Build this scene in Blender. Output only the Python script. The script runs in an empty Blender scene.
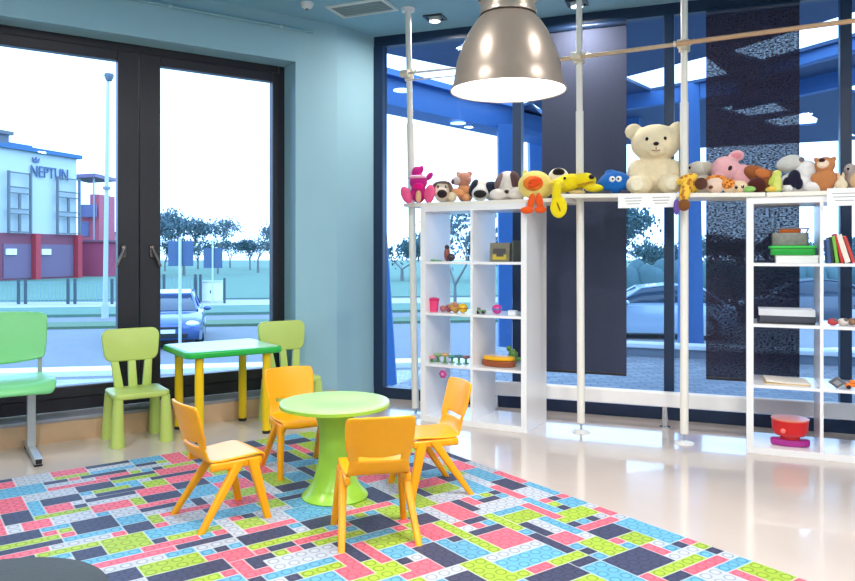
import bpy, bmesh, math, random
from mathutils import Vector, Matrix, Euler
R = math.radians
random.seed(7)
scn = bpy.context.scene
COL = scn.collection
F, CX, HY, H = 740.0, 427.5, 253.0, 1.15       # focal length in px, principal column, horizon row, eye height

# ------------------------------------------------------------------ materials
MATS = {}
def srgb(c):
    return tuple(((v/255)/12.92 if v/255 <= .04045 else (((v/255)+.055)/1.055)**2.4) for v in c)
def mat(name, c, rough=.5, metal=0.0, var=.06, scale=12, bump=0.0, bscale=60, coat=0.0, emit=0.0, sheen=0.0, spec=.5):
    """c is an sRGB 0-255 colour; a noise node varies it slightly"""
    if name in MATS: return MATS[name]
    m = bpy.data.materials.new(name); m.use_nodes = True
    nt = m.node_tree; b = nt.nodes['Principled BSDF']
    tc = nt.nodes.new('ShaderNodeTexCoord')
    n = nt.nodes.new('ShaderNodeTexNoise'); n.inputs['Scale'].default_value = scale; n.inputs['Detail'].default_value = 3
    nt.links.new(tc.outputs['Object'], n.inputs['Vector'])
    mx = nt.nodes.new('ShaderNodeMix'); mx.data_type = 'RGBA'
    l = srgb(c)
    mx.inputs[6].default_value = tuple(v*(1-var) for v in l)+(1,)
    mx.inputs[7].default_value = tuple(min(1, v*(1+var)) for v in l)+(1,)
    nt.links.new(n.outputs['Fac'], mx.inputs[0])
    nt.links.new(mx.outputs[2], b.inputs['Base Color'])
    b.inputs['Roughness'].default_value = rough; b.inputs['Metallic'].default_value = metal
    b.inputs['Coat Weight'].default_value = coat; b.inputs['Specular IOR Level'].default_value = spec
    if sheen: b.inputs['Sheen Weight'].default_value = sheen
    if emit:
        b.inputs['Emission Color'].default_value = l+(1,); b.inputs['Emission Strength'].default_value = emit
    if bump:
        n2 = nt.nodes.new('ShaderNodeTexNoise'); n2.inputs['Scale'].default_value = bscale; n2.inputs['Detail'].default_value = 4
        nt.links.new(tc.outputs['Object'], n2.inputs['Vector'])
        bp = nt.nodes.new('ShaderNodeBump'); bp.inputs['Strength'].default_value = bump; bp.inputs['Distance'].default_value = .01
        nt.links.new(n2.outputs['Fac'], bp.inputs['Height']); nt.links.new(bp.outputs['Normal'], b.inputs['Normal'])
    MATS[name] = m; return m
def plushmat(c): return mat('plush_%d_%d_%d' % c, c, .95, var=.12, scale=40, bump=.5, bscale=220, sheen=.2, spec=.1)
def paint(c, rough=.4): return mat('paint_%d_%d_%d_%d' % (c+(int(rough*100),)), c, rough, var=.04)
def plastic(c, rough=.28): return mat('plastic_%d_%d_%d' % c, c, rough, var=.03, spec=.5)

def glass_mat():
    m = bpy.data.materials.new('tinted_glass'); m.use_nodes = True; nt = m.node_tree; nt.nodes.clear()
    out = nt.nodes.new('ShaderNodeOutputMaterial'); mix = nt.nodes.new('ShaderNodeMixShader')
    tr = nt.nodes.new('ShaderNodeBsdfTransparent'); gl = nt.nodes.new('ShaderNodeBsdfGlossy')
    n = nt.nodes.new('ShaderNodeTexNoise'); n.inputs['Scale'].default_value = .6
    rp = nt.nodes.new('ShaderNodeMix'); rp.data_type = 'RGBA'
    rp.inputs[6].default_value = (GT[0]*.98, GT[1]*.99, GT[2], 1); rp.inputs[7].default_value = (GT[0]*1.02, GT[1], GT[2], 1)
    nt.links.new(n.outputs['Fac'], rp.inputs[0]); nt.links.new(rp.outputs[2], tr.inputs['Color'])
    gl.inputs['Roughness'].default_value = .0; gl.inputs['Color'].default_value = (.8, .9, 1, 1)
    fr = nt.nodes.new('ShaderNodeFresnel'); fr.inputs['IOR'].default_value = 1.3
    nt.links.new(fr.outputs[0], mix.inputs[0]); nt.links.new(tr.outputs[0], mix.inputs[1]); nt.links.new(gl.outputs[0], mix.inputs[2])
    nt.links.new(mix.outputs[0], out.inputs['Surface']); return m
GT = (.62, .80, .99)
GLASS = glass_mat()

def screen_mat(name, c, open_):
    """woven roller-blind screen: dark threads with pinholes that let the sky through"""
    m = bpy.data.materials.new(name); m.use_nodes = True; nt = m.node_tree; nt.nodes.clear()
    out = nt.nodes.new('ShaderNodeOutputMaterial'); mix = nt.nodes.new('ShaderNodeMixShader')
    tr = nt.nodes.new('ShaderNodeBsdfTransparent'); df = nt.nodes.new('ShaderNodeBsdfDiffuse')
    tc = nt.nodes.new('ShaderNodeTexCoord'); mp = nt.nodes.new('ShaderNodeMapping'); mp.inputs['Scale'].default_value = (1, 1, 2.0)
    n = nt.nodes.new('ShaderNodeTexNoise'); n.inputs['Scale'].default_value = 60; n.inputs['Detail'].default_value = 4
    nt.links.new(tc.outputs['Object'], mp.inputs['Vector']); nt.links.new(mp.outputs[0], n.inputs['Vector'])
    rp = nt.nodes.new('ShaderNodeMapRange'); rp.inputs[1].default_value = .38; rp.inputs[2].default_value = .62
    rp.inputs[3].default_value = open_*.35; rp.inputs[4].default_value = open_*1.55
    nt.links.new(n.outputs['Fac'], rp.inputs[0]); nt.links.new(rp.outputs[0], mix.inputs[0])
    rc = nt.nodes.new('ShaderNodeMix'); rc.data_type = 'RGBA'; l = srgb(c)
    rc.inputs[6].default_value = tuple(v*.85 for v in l)+(1,); rc.inputs[7].default_value = tuple(v*1.15 for v in l)+(1,)
    nt.links.new(n.outputs['Fac'], rc.inputs[0]); nt.links.new(rc.outputs[2], df.inputs['Color'])
    nt.links.new(df.outputs[0], mix.inputs[1]); nt.links.new(tr.outputs[0], mix.inputs[2])
    nt.links.new(mix.outputs[0], out.inputs['Surface']); return m

WHITE = paint((240, 240, 242), .35)
WHITEGLOSS = mat('white_laminate', (244, 244, 248), .22, var=.02)
DARKFRAME = mat('dark_frame', (32, 30, 42), .38, var=.1)
STEEL = mat('brushed_steel', (190, 190, 195), .3, 1.0)
CHROME = mat('chrome', (220, 222, 228), .12, 1.0)
BLACK = paint((22, 22, 26), .5)

# ------------------------------------------------------------------ mesh helpers
def BM(): return bmesh.new()
def finish(bm, name, m=None, parent=None, smooth=False, mats=None, loc=None, rz=None):
    me = bpy.data.meshes.new(name); bm.normal_update(); bm.to_mesh(me); bm.free()
    o = bpy.data.objects.new(name, me); COL.objects.link(o)
    for q in (mats or [m]): me.materials.append(q)
    if smooth:
        me.polygons.foreach_set('use_smooth', [True]*len(me.polygons))
        try: me.set_sharp_from_angle(angle=R(50))
        except Exception: pass
    if parent: o.parent = parent
    if loc is not None: o.location = loc
    if rz is not None: o.rotation_euler = (0, 0, rz)
    return o
def tag(o, label, cat, group=None, kind=None):
    o['label'] = label; o['category'] = cat
    if group: o['group'] = group
    if kind: o['kind'] = kind
    return o
def thing(name, label, cat, loc=(0, 0, 0), rz=0, group=None):
    o = bpy.data.objects.new(name, None); COL.objects.link(o); o.empty_display_size = .1
    o.location = loc; o.rotation_euler = (0, 0, rz)
    return tag(o, label, cat, group)
def struct(o): o['kind'] = 'structure'; return o
def box(bm, c, s, M=None, bev=0, seg=2, mi=0):
    r = bmesh.ops.create_cube(bm, size=1)
    vs = r['verts']
    bmesh.ops.scale(bm, vec=Vector(s), verts=vs)
    bmesh.ops.translate(bm, vec=Vector(c), verts=vs)
    fs = set(f for v in vs for f in v.link_faces)
    if bev:
        es = list({e for v in vs for e in v.link_edges})
        rr = bmesh.ops.bevel(bm, geom=es, offset=bev, segments=seg, affect='EDGES', profile=.5)
        vs = list({v for v in rr['verts']} | {v for v in vs if v.is_valid})
        fs = set(f for v in vs for f in v.link_faces)
    for f in fs: f.material_index = mi
    if M is not None: bmesh.ops.transform(bm, matrix=M, verts=vs)
    return vs
def frame_of(p, q):
    z = (Vector(q)-Vector(p)); L = z.length; z.normalize()
    rot = z.to_track_quat('Z', 'Y').to_matrix().to_4x4()
    return rot, L
def rod(bm, p, q, r0, r1=None, n=16, mi=0):
    r1 = r0 if r1 is None else r1
    rot, L = frame_of(p, q)
    M = Matrix.Translation((Vector(p)+Vector(q))/2) @ rot
    rr = bmesh.ops.create_cone(bm, cap_ends=True, segments=n, radius1=r0, radius2=r1, depth=L, matrix=M)
    for f in set(f for v in rr['verts'] for f in v.link_faces): f.material_index = mi
    return rr['verts']
def ell(bm, c, r, rot=None, u=20, v=12, mi=0):
    M = Matrix.Translation(Vector(c)) @ (Euler(rot).to_matrix().to_4x4() if rot else Matrix.Identity(4)) @ Matrix.Diagonal((r[0], r[1], r[2], 1))
    rr = bmesh.ops.create_uvsphere(bm, u_segments=u, v_segments=v, radius=1, matrix=M)
    for f in set(f for w in rr['verts'] for f in w.link_faces): f.material_index = mi
    return rr['verts']
def lathe(bm, prof, n=48, c=(0, 0, 0), mi=0):
    rings = []
    for (r, z) in prof:
        if r < 1e-5: rings.append([bm.verts.new((c[0], c[1], c[2]+z))])
        else: rings.append([bm.verts.new((c[0]+r*math.cos(2*math.pi*k/n), c[1]+r*math.sin(2*math.pi*k/n), c[2]+z)) for k in range(n)])
    for a, b in zip(rings, rings[1:]):
        for k in range(n):
            k2 = (k+1) % n
            if len(a) == 1 and len(b) == 1: continue
            if len(a) == 1: f = bm.faces.new((a[0], b[k2], b[k]))
            elif len(b) == 1: f = bm.faces.new((a[k], a[k2], b[0]))
            else: f = bm.faces.new((a[k], a[k2], b[k2], b[k]))
            f.material_index = mi
    bmesh.ops.recalc_face_normals(bm, faces=bm.faces)
def prism(bm, pts, z0, z1, M=None, bev=0, mi=0):
    a = [bm.verts.new((x, y, z0)) for x, y in pts]; b = [bm.verts.new((x, y, z1)) for x, y in pts]
    n = len(pts); fs = [bm.faces.new(a[::-1]), bm.faces.new(b)]
    for k in range(n): fs.append(bm.faces.new((a[k], a[(k+1) % n], b[(k+1) % n], b[k])))
    for f in fs: f.material_index = mi
    bmesh.ops.recalc_face_normals(bm, faces=fs)
    vs = a+b
    if bev:
        es = [e for e in fs[0].edges]+[e for e in fs[1].edges]
        rr = bmesh.ops.bevel(bm, geom=list(set(es)), offset=bev, segments=3, affect='EDGES', profile=.5)
        vs = list({v for v in rr['verts']} | {v for v in vs if v.is_valid})
    if M is not None: bmesh.ops.transform(bm, matrix=M, verts=vs)
    return vs
def rrect(w, h, r, n=6):
    out = []
    for (cx, cy, a0) in ((w/2-r, h/2-r, 0), (-w/2+r, h/2-r, 90), (-w/2+r, -h/2+r, 180), (w/2-r, -h/2+r, 270)):
        for k in range(n+1):
            a = R(a0+90*k/n); out.append((cx+r*math.cos(a), cy+r*math.sin(a)))
    return out
def bake(o):
    """turn an object's modifiers into plain mesh data"""
    dg = bpy.context.evaluated_depsgraph_get(); dg.update()
    me = bpy.data.meshes.new_from_object(o.evaluated_get(dg))
    me.polygons.foreach_set('use_smooth', [True]*len(me.polygons))
    o.modifiers.clear(); o.data = me
    return o
def copy_tree(o, parent=None):
    c = o.copy(); COL.objects.link(c)
    if parent: c.parent = parent
    for ch in o.children: copy_tree(ch, c)
    return c

# ------------------------------------------------------------------ pixel -> place
def gp(px, py, z=0.0):                       # point where the ray of pixel (px,py) meets height z
    Z = (H-z)*F/(py-HY); return Vector(((px-CX)/F*Z, Z, z))
def at(px, Z, z=0.0): return Vector(((px-CX)/F*Z, Z, z))
def zat(py, Z): return H-(py-HY)/F*Z
def on_line(p0, d, px):                      # distance t along p0+t*d (plan view) seen in column px
    r = (px-CX)/F
    return (r*p0[1]-p0[0])/(d[0]-r*d[1])

LW0 = Vector((-2.50, 4.335)); LD = Vector((math.sin(R(55.7)), math.cos(R(55.7)))); LN = Vector((-LD[1], LD[0]))   # left wall: start, direction, outward
GD = Vector((math.sin(R(69)), -math.cos(R(69)))); GN = Vector((-GD[1], GD[0]))                                    # glass wall
G0 = Vector((1.549, 5.14))
sL = on_line(G0, GD, 374); GL = G0+GD*sL                       # left end of the glass wall
CEIL = 2.87
C1 = LW0+LD*on_line(LW0, LD, 337)
def MX(origin, d, z=0):                                        # frame: local x along d, local y to the outside
    n = Vector((-d[1], d[0]))
    return Matrix(((d[0], n[0], 0, origin[0]), (d[1], n[1], 0, origin[1]), (0, 0, 1, z), (0, 0, 0, 1)))
ML = MX(LW0, LD); MG = MX(GL, GD)

# ------------------------------------------------------------------ room shell
GR_LEN = 6.6
GRt = GL+GD*GR_LEN
LA = LW0-LD*3.4
plan = [LA, C1, GL, GRt, Vector((GRt[0], -3.6)), Vector((LA[0], -3.6))]
out_plan = [LA+LN*.2, C1+LN*.2, GL+GN*.05, GRt+GN*.05, Vector((GRt[0]+.1, -3.7)), Vector((LA[0]-.1, -3.7))]
bm = BM(); prism(bm, [tuple(p) for p in out_plan], -.12, 0)
fl = mat('floor_vinyl', (212, 198, 190), .16, var=.04, scale=3, spec=.6, coat=.5)
struct(finish(bm, 'floor', fl))
bm = BM(); prism(bm, [tuple(p) for p in out_plan], CEIL, CEIL+.12)
ceilm = mat('ceiling_paint', (136, 184, 208), .8, var=.03)
struct(finish(bm, 'ceiling', ceilm))
wallm = mat('wall_paint', (150, 192, 210), .7, var=.03, scale=4)
T0, T1, ZS, ZT = -.22, 1.864, .145, 2.543
tC = (C1-LW0).dot(LD)
bm = BM()
def lbox(bm, x0, x1, y0, y1, z0, z1, M, mi=0, bev=0): return box(bm, ((x0+x1)/2, (y0+y1)/2, (z0+z1)/2), (x1-x0, y1-y0, z1-z0), M, bev, mi=mi)
lbox(bm, -3.4, T0, 0, .32, 0, CEIL, ML); lbox(bm, T1, tC, 0, .32, 0, CEIL, ML)
lbox(bm, T0, T1, 0, .32, 0, ZS-.023, ML); lbox(bm, T0, T1, 0, .32, ZT, CEIL, ML)
struct(finish(bm, 'wall_left', wallm))
bm = BM(); cd = (GL-C1); cl = cd.length; cd = cd.normalized(); MC = MX(C1, cd)
lbox(bm, 0, cl, 0, .18, 0, CEIL, MC)
struct(finish(bm, 'wall_corner', wallm))
bm = BM(); lbox(bm, LA[0]-.1, GRt[0]+.1, -3.7, -3.6, 0, CEIL, None); struct(finish(bm, 'wall_back', wallm))
bm = BM(); lbox(bm, GRt[0], GRt[0]+.1, -3.6, GRt[1], 0, CEIL, None); struct(finish(bm, 'wall_right', wallm))
bm = BM(); lbox(bm, LA[0]-.1, LA[0], -3.6, LA[1], 0, CEIL, None); struct(finish(bm, 'wall_side', wallm))
bm = BM(); lbox(bm, -3.4, tC-.01, -.012, -.001, 0, .122, ML); struct(finish(bm, 'baseboard_left', mat('tan_board', (206, 172, 140), .45, var=.12, scale=5)))
bm = BM(); lbox(bm, T0, T1, -.018, .2, ZS-.022, ZS, ML, bev=.003)
struct(finish(bm, 'trim_1', mat('grey_sill', (150, 150, 162), .35)))

# window_1: dark two-leaf window in the left wall
FY0, FY1 = .2, .28
w1 = bpy.data.objects.new('window_1', None); COL.objects.link(w1); w1['kind'] = 'structure'
bm = BM(); fb = ZS
lbox(bm, T0, T0+.04, FY0, FY1, fb, ZT, ML); lbox(bm, T1-.04, T1, FY0, FY1, fb, ZT, ML)
lbox(bm, T0+.05, T1-.05, FY0, FY1, ZT-.05, ZT, ML); lbox(bm, T0+.05, T1-.05, FY0, FY1, fb, fb+.08, ML)
tm = (T0+T1)/2
finish(bm, 'window_frame', DARKFRAME, w1)
for (a, b) in ((T0+.042, tm-.002), (tm+.002, T1-.042)):
    bm = BM(); z0, z1, sw = fb+.082, ZT-.052, .085
    swa, swb = (.055, .135) if a < tm-.5 else (.135, .055)
    lbox(bm, a, a+swa, FY0-.012, FY1-.02, z0, z1, ML, bev=.006); lbox(bm, b-swb, b, FY0-.012, FY1-.02, z0, z1, ML, bev=.006)
    lbox(bm, a+swa, b-swb, FY0-.012, FY1-.02, z1-.07, z1, ML, bev=.006); lbox(bm, a+swa, b-swb, FY0-.012, FY1-.02, z0, z0+.075, ML, bev=.006)
    s = finish(bm, 'sash', DARKFRAME, w1)
    bm = BM(); lbox(bm, a+swa-.005, b-swb+.005, .225, .231, z0+.07, z1-.065, ML); finish(bm, 'pane', GLASS, s)
    hx = b-.1 if a < tm-.5 else a+.075; sg = -1 if a < tm-.5 else 1
    bm = BM(); lbox(bm, hx-.014, hx+.014, FY0-.03, FY0-.012, 1.12, 1.2, ML, bev=.004)
    p = ML @ Vector((hx, FY0-.045, 1.18)); q = ML @ Vector((hx+sg*.05, FY0-.05, 1.06))
    rod(bm, ML @ Vector((hx, FY0-.02, 1.18)), p, .009); rod(bm, p, q, .011, .009)
    finish(bm, 'handle', mat('handle_metal', (120, 112, 110), .35, .8), s, True)

# window_2: full-height glass wall
w2 = bpy.data.objects.new('window_2', None); COL.objects.link(w2); w2['kind'] = 'structure'
def gt(px): return on_line(GL, GD, px)
GF = mat('blue_black_frame', (24, 46, 78), .35, var=.08)
bm = BM(); lbox(bm, 0, GR_LEN, 0, .08, 0, .085, MG); finish(bm, 'bottom_rail', GF, w2)
bm = BM(); lbox(bm, 0, GR_LEN, 0, .08, 2.79, CEIL, MG); finish(bm, 'top_rail', GF, w2)
edges = [(0, gt(383))]+[(gt(p)-.033, gt(p)+.033) for p in (517, 669, 846)]+[(gt(1060), gt(1060)+.066), (GR_LEN-.06, GR_LEN)]
for a, b in edges:
    bm = BM(); lbox(bm, a, b, -.01, .08, .085, 2.79, MG, bev=.003); finish(bm, 'mullion', GF, w2)
for (a, b), (c, d) in zip(edges, edges[1:]):
    bm = BM(); lbox(bm, b-.005, c+.005, .035, .041, .08, 2.795, MG); finish(bm, 'pane', GLASS, w2)

# blinds
def blind(p0, p1, zb, m, label):
    a, b = gt(p0), gt(p1)
    t = thing('roller_blind', label, 'blind', MG @ Vector(((a+b)/2, -.03, 0)), math.atan2(GD[1], GD[0]), 'dark roller blinds on the glass wall')
    w = b-a
    bm = BM(); lbox(bm, -w/2, w/2, -.003, .003, zb, 2.74, None); finish(bm, 'fabric', m, t)
    bm = BM(); lbox(bm, -w/2, w/2, -.009, .009, zb-.02, zb, None, bev=.004); finish(bm, 'bottom_bar', DARKFRAME, t)
    bm = BM(); rod(bm, (-w/2, 0, 2.765), (w/2, 0, 2.765), .024); finish(bm, 'roller', GF, t, True)
blind(543, 627, .31, screen_mat('screen_dense', (66, 72, 92), .006), 'dark opaque roller blind behind the blue plush ball')
blind(706, 799, .32, screen_mat('screen_open', (56, 54, 72), .24), 'dark see-through roller blind behind the pink and brown plush toys')

# white convector rail in front of the glass
RL = gt(667); ry = -(.24)
t = thing('heater_rail', 'long white low rail on chrome legs along the glass wall', 'heater', MG @ Vector((RL, ry, 0)), math.atan2(GD[1], GD[0]))
x0 = on_line(G0-GN*.24, GD, 492)-on_line(G0-GN*.24, GD, 667)
bm = BM(); lbox(bm, x0, 3.4, -.03, .03, .14, .235, None, bev=.008); finish(bm, 'rail', WHITE, t)
for x in (x0+.04, 0, 1.15, 2.3, 3.3):
    bm = BM(); rod(bm, (x, 0, 0), (x, 0, .14), .02); rod(bm, (x, 0, 0), (x, 0, .008), .034); finish(bm, 'leg', CHROME, t, True)

# ceiling things
v = [gp(329, 7, CEIL), gp(344, 17, CEIL), gp(399, 9, CEIL)]
ex = (v[2]-v[1]); ey = Vector((-ex[1], ex[0], 0)).normalized(); L = ex.length
t = thing('ceiling_vent', 'square white-framed ventilation grille in the blue ceiling', 'vent', v[1]+ex/2-ey*.13, math.atan2(ex[1], ex[0]))
bm = BM()
for s in (-1, 1):
    box(bm, (s*(L/2-.012), 0, -.006), (.024, .26, .012)); box(bm, (0, s*(.13-.012), -.006), (L-.048, .024, .012))
finish(bm, 'frame', paint((214, 224, 226)), t)
bm = BM(); box(bm, (0, 0, -.001), (L-.05, .21, .002)); finish(bm, 'backing', paint((60, 80, 90)), t)
bm = BM()
for k in range(6): box(bm, (0, -.085+.034*k, -.006), (L-.05, .019, .006), None)
finish(bm, 'grille', paint((140, 160, 166)), t)
p = gp(307, 3, CEIL)
t = thing('smoke_detector', 'small white round sensor on the ceiling beside the grille', 'detector', p)
bm = BM(); lathe(bm, [(0, 0), (.045, 0), (.045, -.012), (.035, -.03), (.02, -.04), (0, -.04)], 24); finish(bm, 'housing', paint((225, 230, 232)), t, True)
bm = BM(); lathe(bm, [(0, -.04), (.012, -.04), (.012, -.05), (0, -.05)], 16); finish(bm, 'sensor', paint((120, 130, 140)), t, True)
a = ML @ Vector((-3.2, -.014, 2.775)); b = ML @ Vector((on_line(LW0, LD, 312), -.014, 2.775))
t = thing('cable_conduit', 'thin blue-painted pipe along the top of the window wall', 'pipe', a)
bm = BM(); rod(bm, (0, 0, 0), b-a, .011); finish(bm, 'pipe', mat('wall_paint_pipe', (132, 176, 192), .5), t, True)
for k in (.57, .8, .95):
    bm = BM(); rod(bm, (b-a)*k, (b-a)*k+Vector((LD[0], LD[1], 0))*.02, .015); finish(bm, 'clip', paint((170, 200, 210)), t, True)

LAMP = mat('lamp_glow', (255, 244, 228), .5, emit=22, var=0)
def downlight(p, label, energy, tilt=None):
    t = thing('ceiling_spotlight', label, 'spotlight', p, R(-20), 'recessed ceiling spotlights')
    bm = BM()
    for s in (-1, 1):
        box(bm, (s*.062, 0, -.006), (.016, .14, .012)); box(bm, (0, s*.062, -.006), (.108, .016, .012))
    finish(bm, 'frame', paint((34, 46, 60)), t)
    bm = BM(); lathe(bm, [(0, -.004), (.042, -.004), (.046, -.03), (.04, -.034), (.036, -.012), (0, -.012)], 24); finish(bm, 'lamp_can', paint((205, 210, 214)), t, True)
    bm = BM(); lathe(bm, [(0, -.016), (.034, -.016), (.034, -.02), (0, -.02)], 24); finish(bm, 'lamp', LAMP, t, True)
    if energy:
        ld = bpy.data.lights.new('spot_light', 'AREA'); ld.shape = 'DISK'; ld.size = .12; ld.energy = energy; ld.color = (1, .93, .84)
        lo = bpy.data.objects.new('spot_light', ld); COL.objects.link(lo); lo.parent = t; lo.location = (0, 0, -.05)
SPOT_E = 26
downlight(gp(435, 17, CEIL), 'recessed square spotlight in the ceiling left of the pendant lamp', SPOT_E*.5)
downlight(gp(577, 2, CEIL), 'recessed square spotlight in the ceiling right of the pendant lamp', SPOT_E*.5)
nm = ['far left', 'middle left', 'middle right', 'far right']
for j, y in enumerate((2.4, .4, -1.8)):  # unseen rows, added as room fill and for glints on the pendant
    for k, x in enumerate((-2.3, -.6, 1.3, 3.2)):
        downlight(Vector((x, y, CEIL)), 'unseen square spotlight added as fill, %s of the %s row in the ceiling' % (nm[k], ['front', 'middle', 'rear'][j]), SPOT_E)

# pendant lamp
pz = 2.93; pc = at(508, pz, zat(91.4, pz)); pr = .5*116/F*pz
t = thing('pendant_lamp', 'large bell-shaped metallic pendant lamp glowing white inside', 'lamp', pc)
S = pz/F
out = [(pr, 0), (pr*1.0, .004), (.94*pr, .035), (.915*pr, .075), (.88*pr, .13), (.80*pr, .19), (.69*pr, .25), (.55*pr, .305), (.47*pr, .325), (.40*pr, .335), (0, .336)]
out = [(a_, b_*.91) for a_, b_ in out]
bm = BM(); lathe(bm, [(pr*.985, 0.002)]+out, 64)
shm = mat('lamp_metal', (130, 119, 110), .34, .4, var=.03)
finish(bm, 'shade', shm, t, True)
bm = BM(); lathe(bm, [(pr*.985, .003), (.93*pr, .02), (.87*pr, .08), (.75*pr, .165), (.56*pr, .24), (.3*pr, .275), (0, .28)], 64); finish(bm, 'reflector', mat('reflector', (250, 248, 242), .4, var=0), t, True)
bm = BM(); lathe(bm, [(0, .012), (.945*pr, .012), (.945*pr, .016), (0, .016)], 48); finish(bm, 'diffuser', mat('diffuser', (255, 252, 246), .6, emit=2.4, var=0), t, True)
bm = BM(); lathe(bm, [(0, .30), (.49*pr, .30), (.49*pr, .315), (.475*pr, .32), (.475*pr, .52), (.44*pr, .54), (.2*pr, .56), (0, .56)], 48); finish(bm, 'gear_housing', mat('housing_metal', (150, 138, 128), .28, .6), t, True)
bm = BM()
for k in range(20):
    a = 2*math.pi*k/20; M = Matrix.Rotation(a, 4, 'Z')
    box(bm, (.485*pr, 0, .435), (.012, .008, .16), M)
finish(bm, 'cooling_fin', mat('fin_metal', (150, 142, 132), .25, .9), t)
bm = BM(); rod(bm, (0, 0, .55), (0, 0, CEIL-pc[2]-.03), .006); finish(bm, 'cord', BLACK, t, True)
bm = BM(); rod(bm, (0, 0, CEIL-pc[2]-.035), (0, 0, CEIL-pc[2]), .05); finish(bm, 'ceiling_rose', shm, t, True)
ld = bpy.data.lights.new('pendant_light', 'AREA'); ld.shape = 'DISK'; ld.size = pr*1.6; ld.energy = 12; ld.color = (1, .96, .9)
lo = bpy.data.objects.new('pendant_light', ld); COL.objects.link(lo); lo.parent = t; lo.location = (0, 0, .008)

# ------------------------------------------------------------------ shelves, planks, poles
F1 = Vector((.631, 4.715)); U1 = Vector((.883, -.469)).normalized(); N1 = Vector((-U1[1], U1[0]))
SW, SD, SH = .77, .39, 1.47
S2 = Vector((1.836, 4.261)); U2 = Vector((math.sin(R(67)), -math.cos(R(67)))); N2 = Vector((-U2[1], U2[0]))
def shelf_unit(origin, d, label):
    t = thing('cube_shelf', label, 'shelf', (origin[0], origin[1], 0), math.atan2(d[1], d[0]), 'white open cube shelves')
    e, i = .038, .017
    for x in (0, SW-e):
        bm = BM(); lbox(bm, x, x+e, 0, SD, 0, SH, None, bev=.0015); finish(bm, 'side_panel', WHITEGLOSS, t)
    for n_, z in (('bottom_panel', 0), ('top_panel', SH-e)):
        bm = BM(); lbox(bm, e, SW-e, 0, SD, z, z+e, None, bev=.001); finish(bm, n_, WHITEGLOSS, t)
    bm = BM(); lbox(bm, SW/2-i/2, SW/2+i/2, .001, SD-.001, e, SH-e, None); finish(bm, 'divider', WHITEGLOSS, t)
    for k in range(1, 4):
        z = e+(SH-2*e)*k/4
        bm = BM(); lbox(bm, e, SW/2-i/2, .001, SD-.001, z-i/2, z+i/2, None); lbox(bm, SW/2+i/2, SW-e, .001, SD-.001, z-i/2, z+i/2, None)
        finish(bm, 'shelf_board', WHITEGLOSS, t)
    return t
shelf_unit(F1-U1*SW, U1, 'white open cube shelf standing left of the dark blind')
shelf_unit(S2, U2, 'white open cube shelf at the right holding the green box and books')
def board_z(row):                                    # top of the board in row 0 (bottom) .. 3
    return .038 if row == 0 else .038+(SH-.076)*row/4+.0085

PT = .024
pm = mat('cream_plank', (240, 236, 226), .4, var=.03)
# plank A lies on the left shelf, local x along U1 from F1
PA0, PA1 = -.905, .25
poleA = (-.862, .10)
tA = thing('plank', 'white plank on the left shelf carrying the pink plush and dogs', 'plank', (F1[0], F1[1], SH+.0005), math.atan2(U1[1], U1[0]), 'planks with soft toys')
def plank_mesh(x0, x1, dep, holes, hw=.034):
    """slab with square notches cut for the poles; holes are (x, y)"""
    bm = BM(); xs = [x0]
    for hx, hy in sorted(holes): xs += [hx-hw, hx+hw]
    xs.append(x1)
    for k in range(0, len(xs), 2): lbox(bm, xs[k], xs[k+1], 0, dep, 0, PT, None)
    for hx, hy in holes:
        lbox(bm, hx-hw, hx+hw, 0, hy-hw, 0, PT, None); lbox(bm, hx-hw, hx+hw, hy+hw, dep, 0, PT, None)
    bmesh.ops.remove_doubles(bm, verts=bm.verts, dist=1e-5)
    return bm
finish(plank_mesh(PA0, PA1, .37, [poleA]), 'board', pm, tA)
# plank B spans from plank A to the right shelf
B0 = F1+U1*.17; B1 = S2+U2*.10-N2*.012
UB = (B1-B0).normalized(); NB = Vector((-UB[1], UB[0])); LB = (B1-B0).length
pole2 = Vector((.987, 4.754)); pole3 = Vector((1.551, 4.47))
h2 = ((pole2-B0).dot(UB), (pole2-B0).dot(NB)); h3 = ((pole3-B0).dot(UB), (pole3-B0).dot(NB))
zB0 = SH+PT+.002; zB1 = SH+.001
tB = thing('plank', 'long white plank between the shelves carrying the teddy bear', 'plank', (B0[0], B0[1], zB0), 0, 'planks with soft toys')
pitch = math.atan2(zB0-zB1, LB)
tB.rotation_euler = (Matrix.Rotation(math.atan2(UB[1], UB[0]), 3, 'Z') @ Matrix.Rotation(pitch, 3, 'Y')).to_euler()
finish(plank_mesh(0, LB, .37, [h2, h3]), 'board', pm, tB)
C0 = S2+U2*.105-N2*.012
tCk = thing('plank', 'white plank on the right shelf carrying the brown bear', 'plank', (C0[0], C0[1], SH+.0005), math.atan2(U2[1], U2[0]), 'planks with soft toys')
finish(plank_mesh(0, 1.1, .37, []), 'board', pm, tCk)
def plank_pt(px, d):
    if px < 552: o, u, n, z = F1, U1, N1, SH+PT
    elif px < 757: o, u, n, z = B0, UB, NB, None
    else: o, u, n, z = C0, U2, N2, SH+PT
    q = o+n*d; s = on_line(q, u, px); p = q+u*s
    if z is None: z = zB0+(zB1-zB0)*s/LB+PT+.001
    else: z += .001
    return Vector((p[0], p[1], z))

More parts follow.
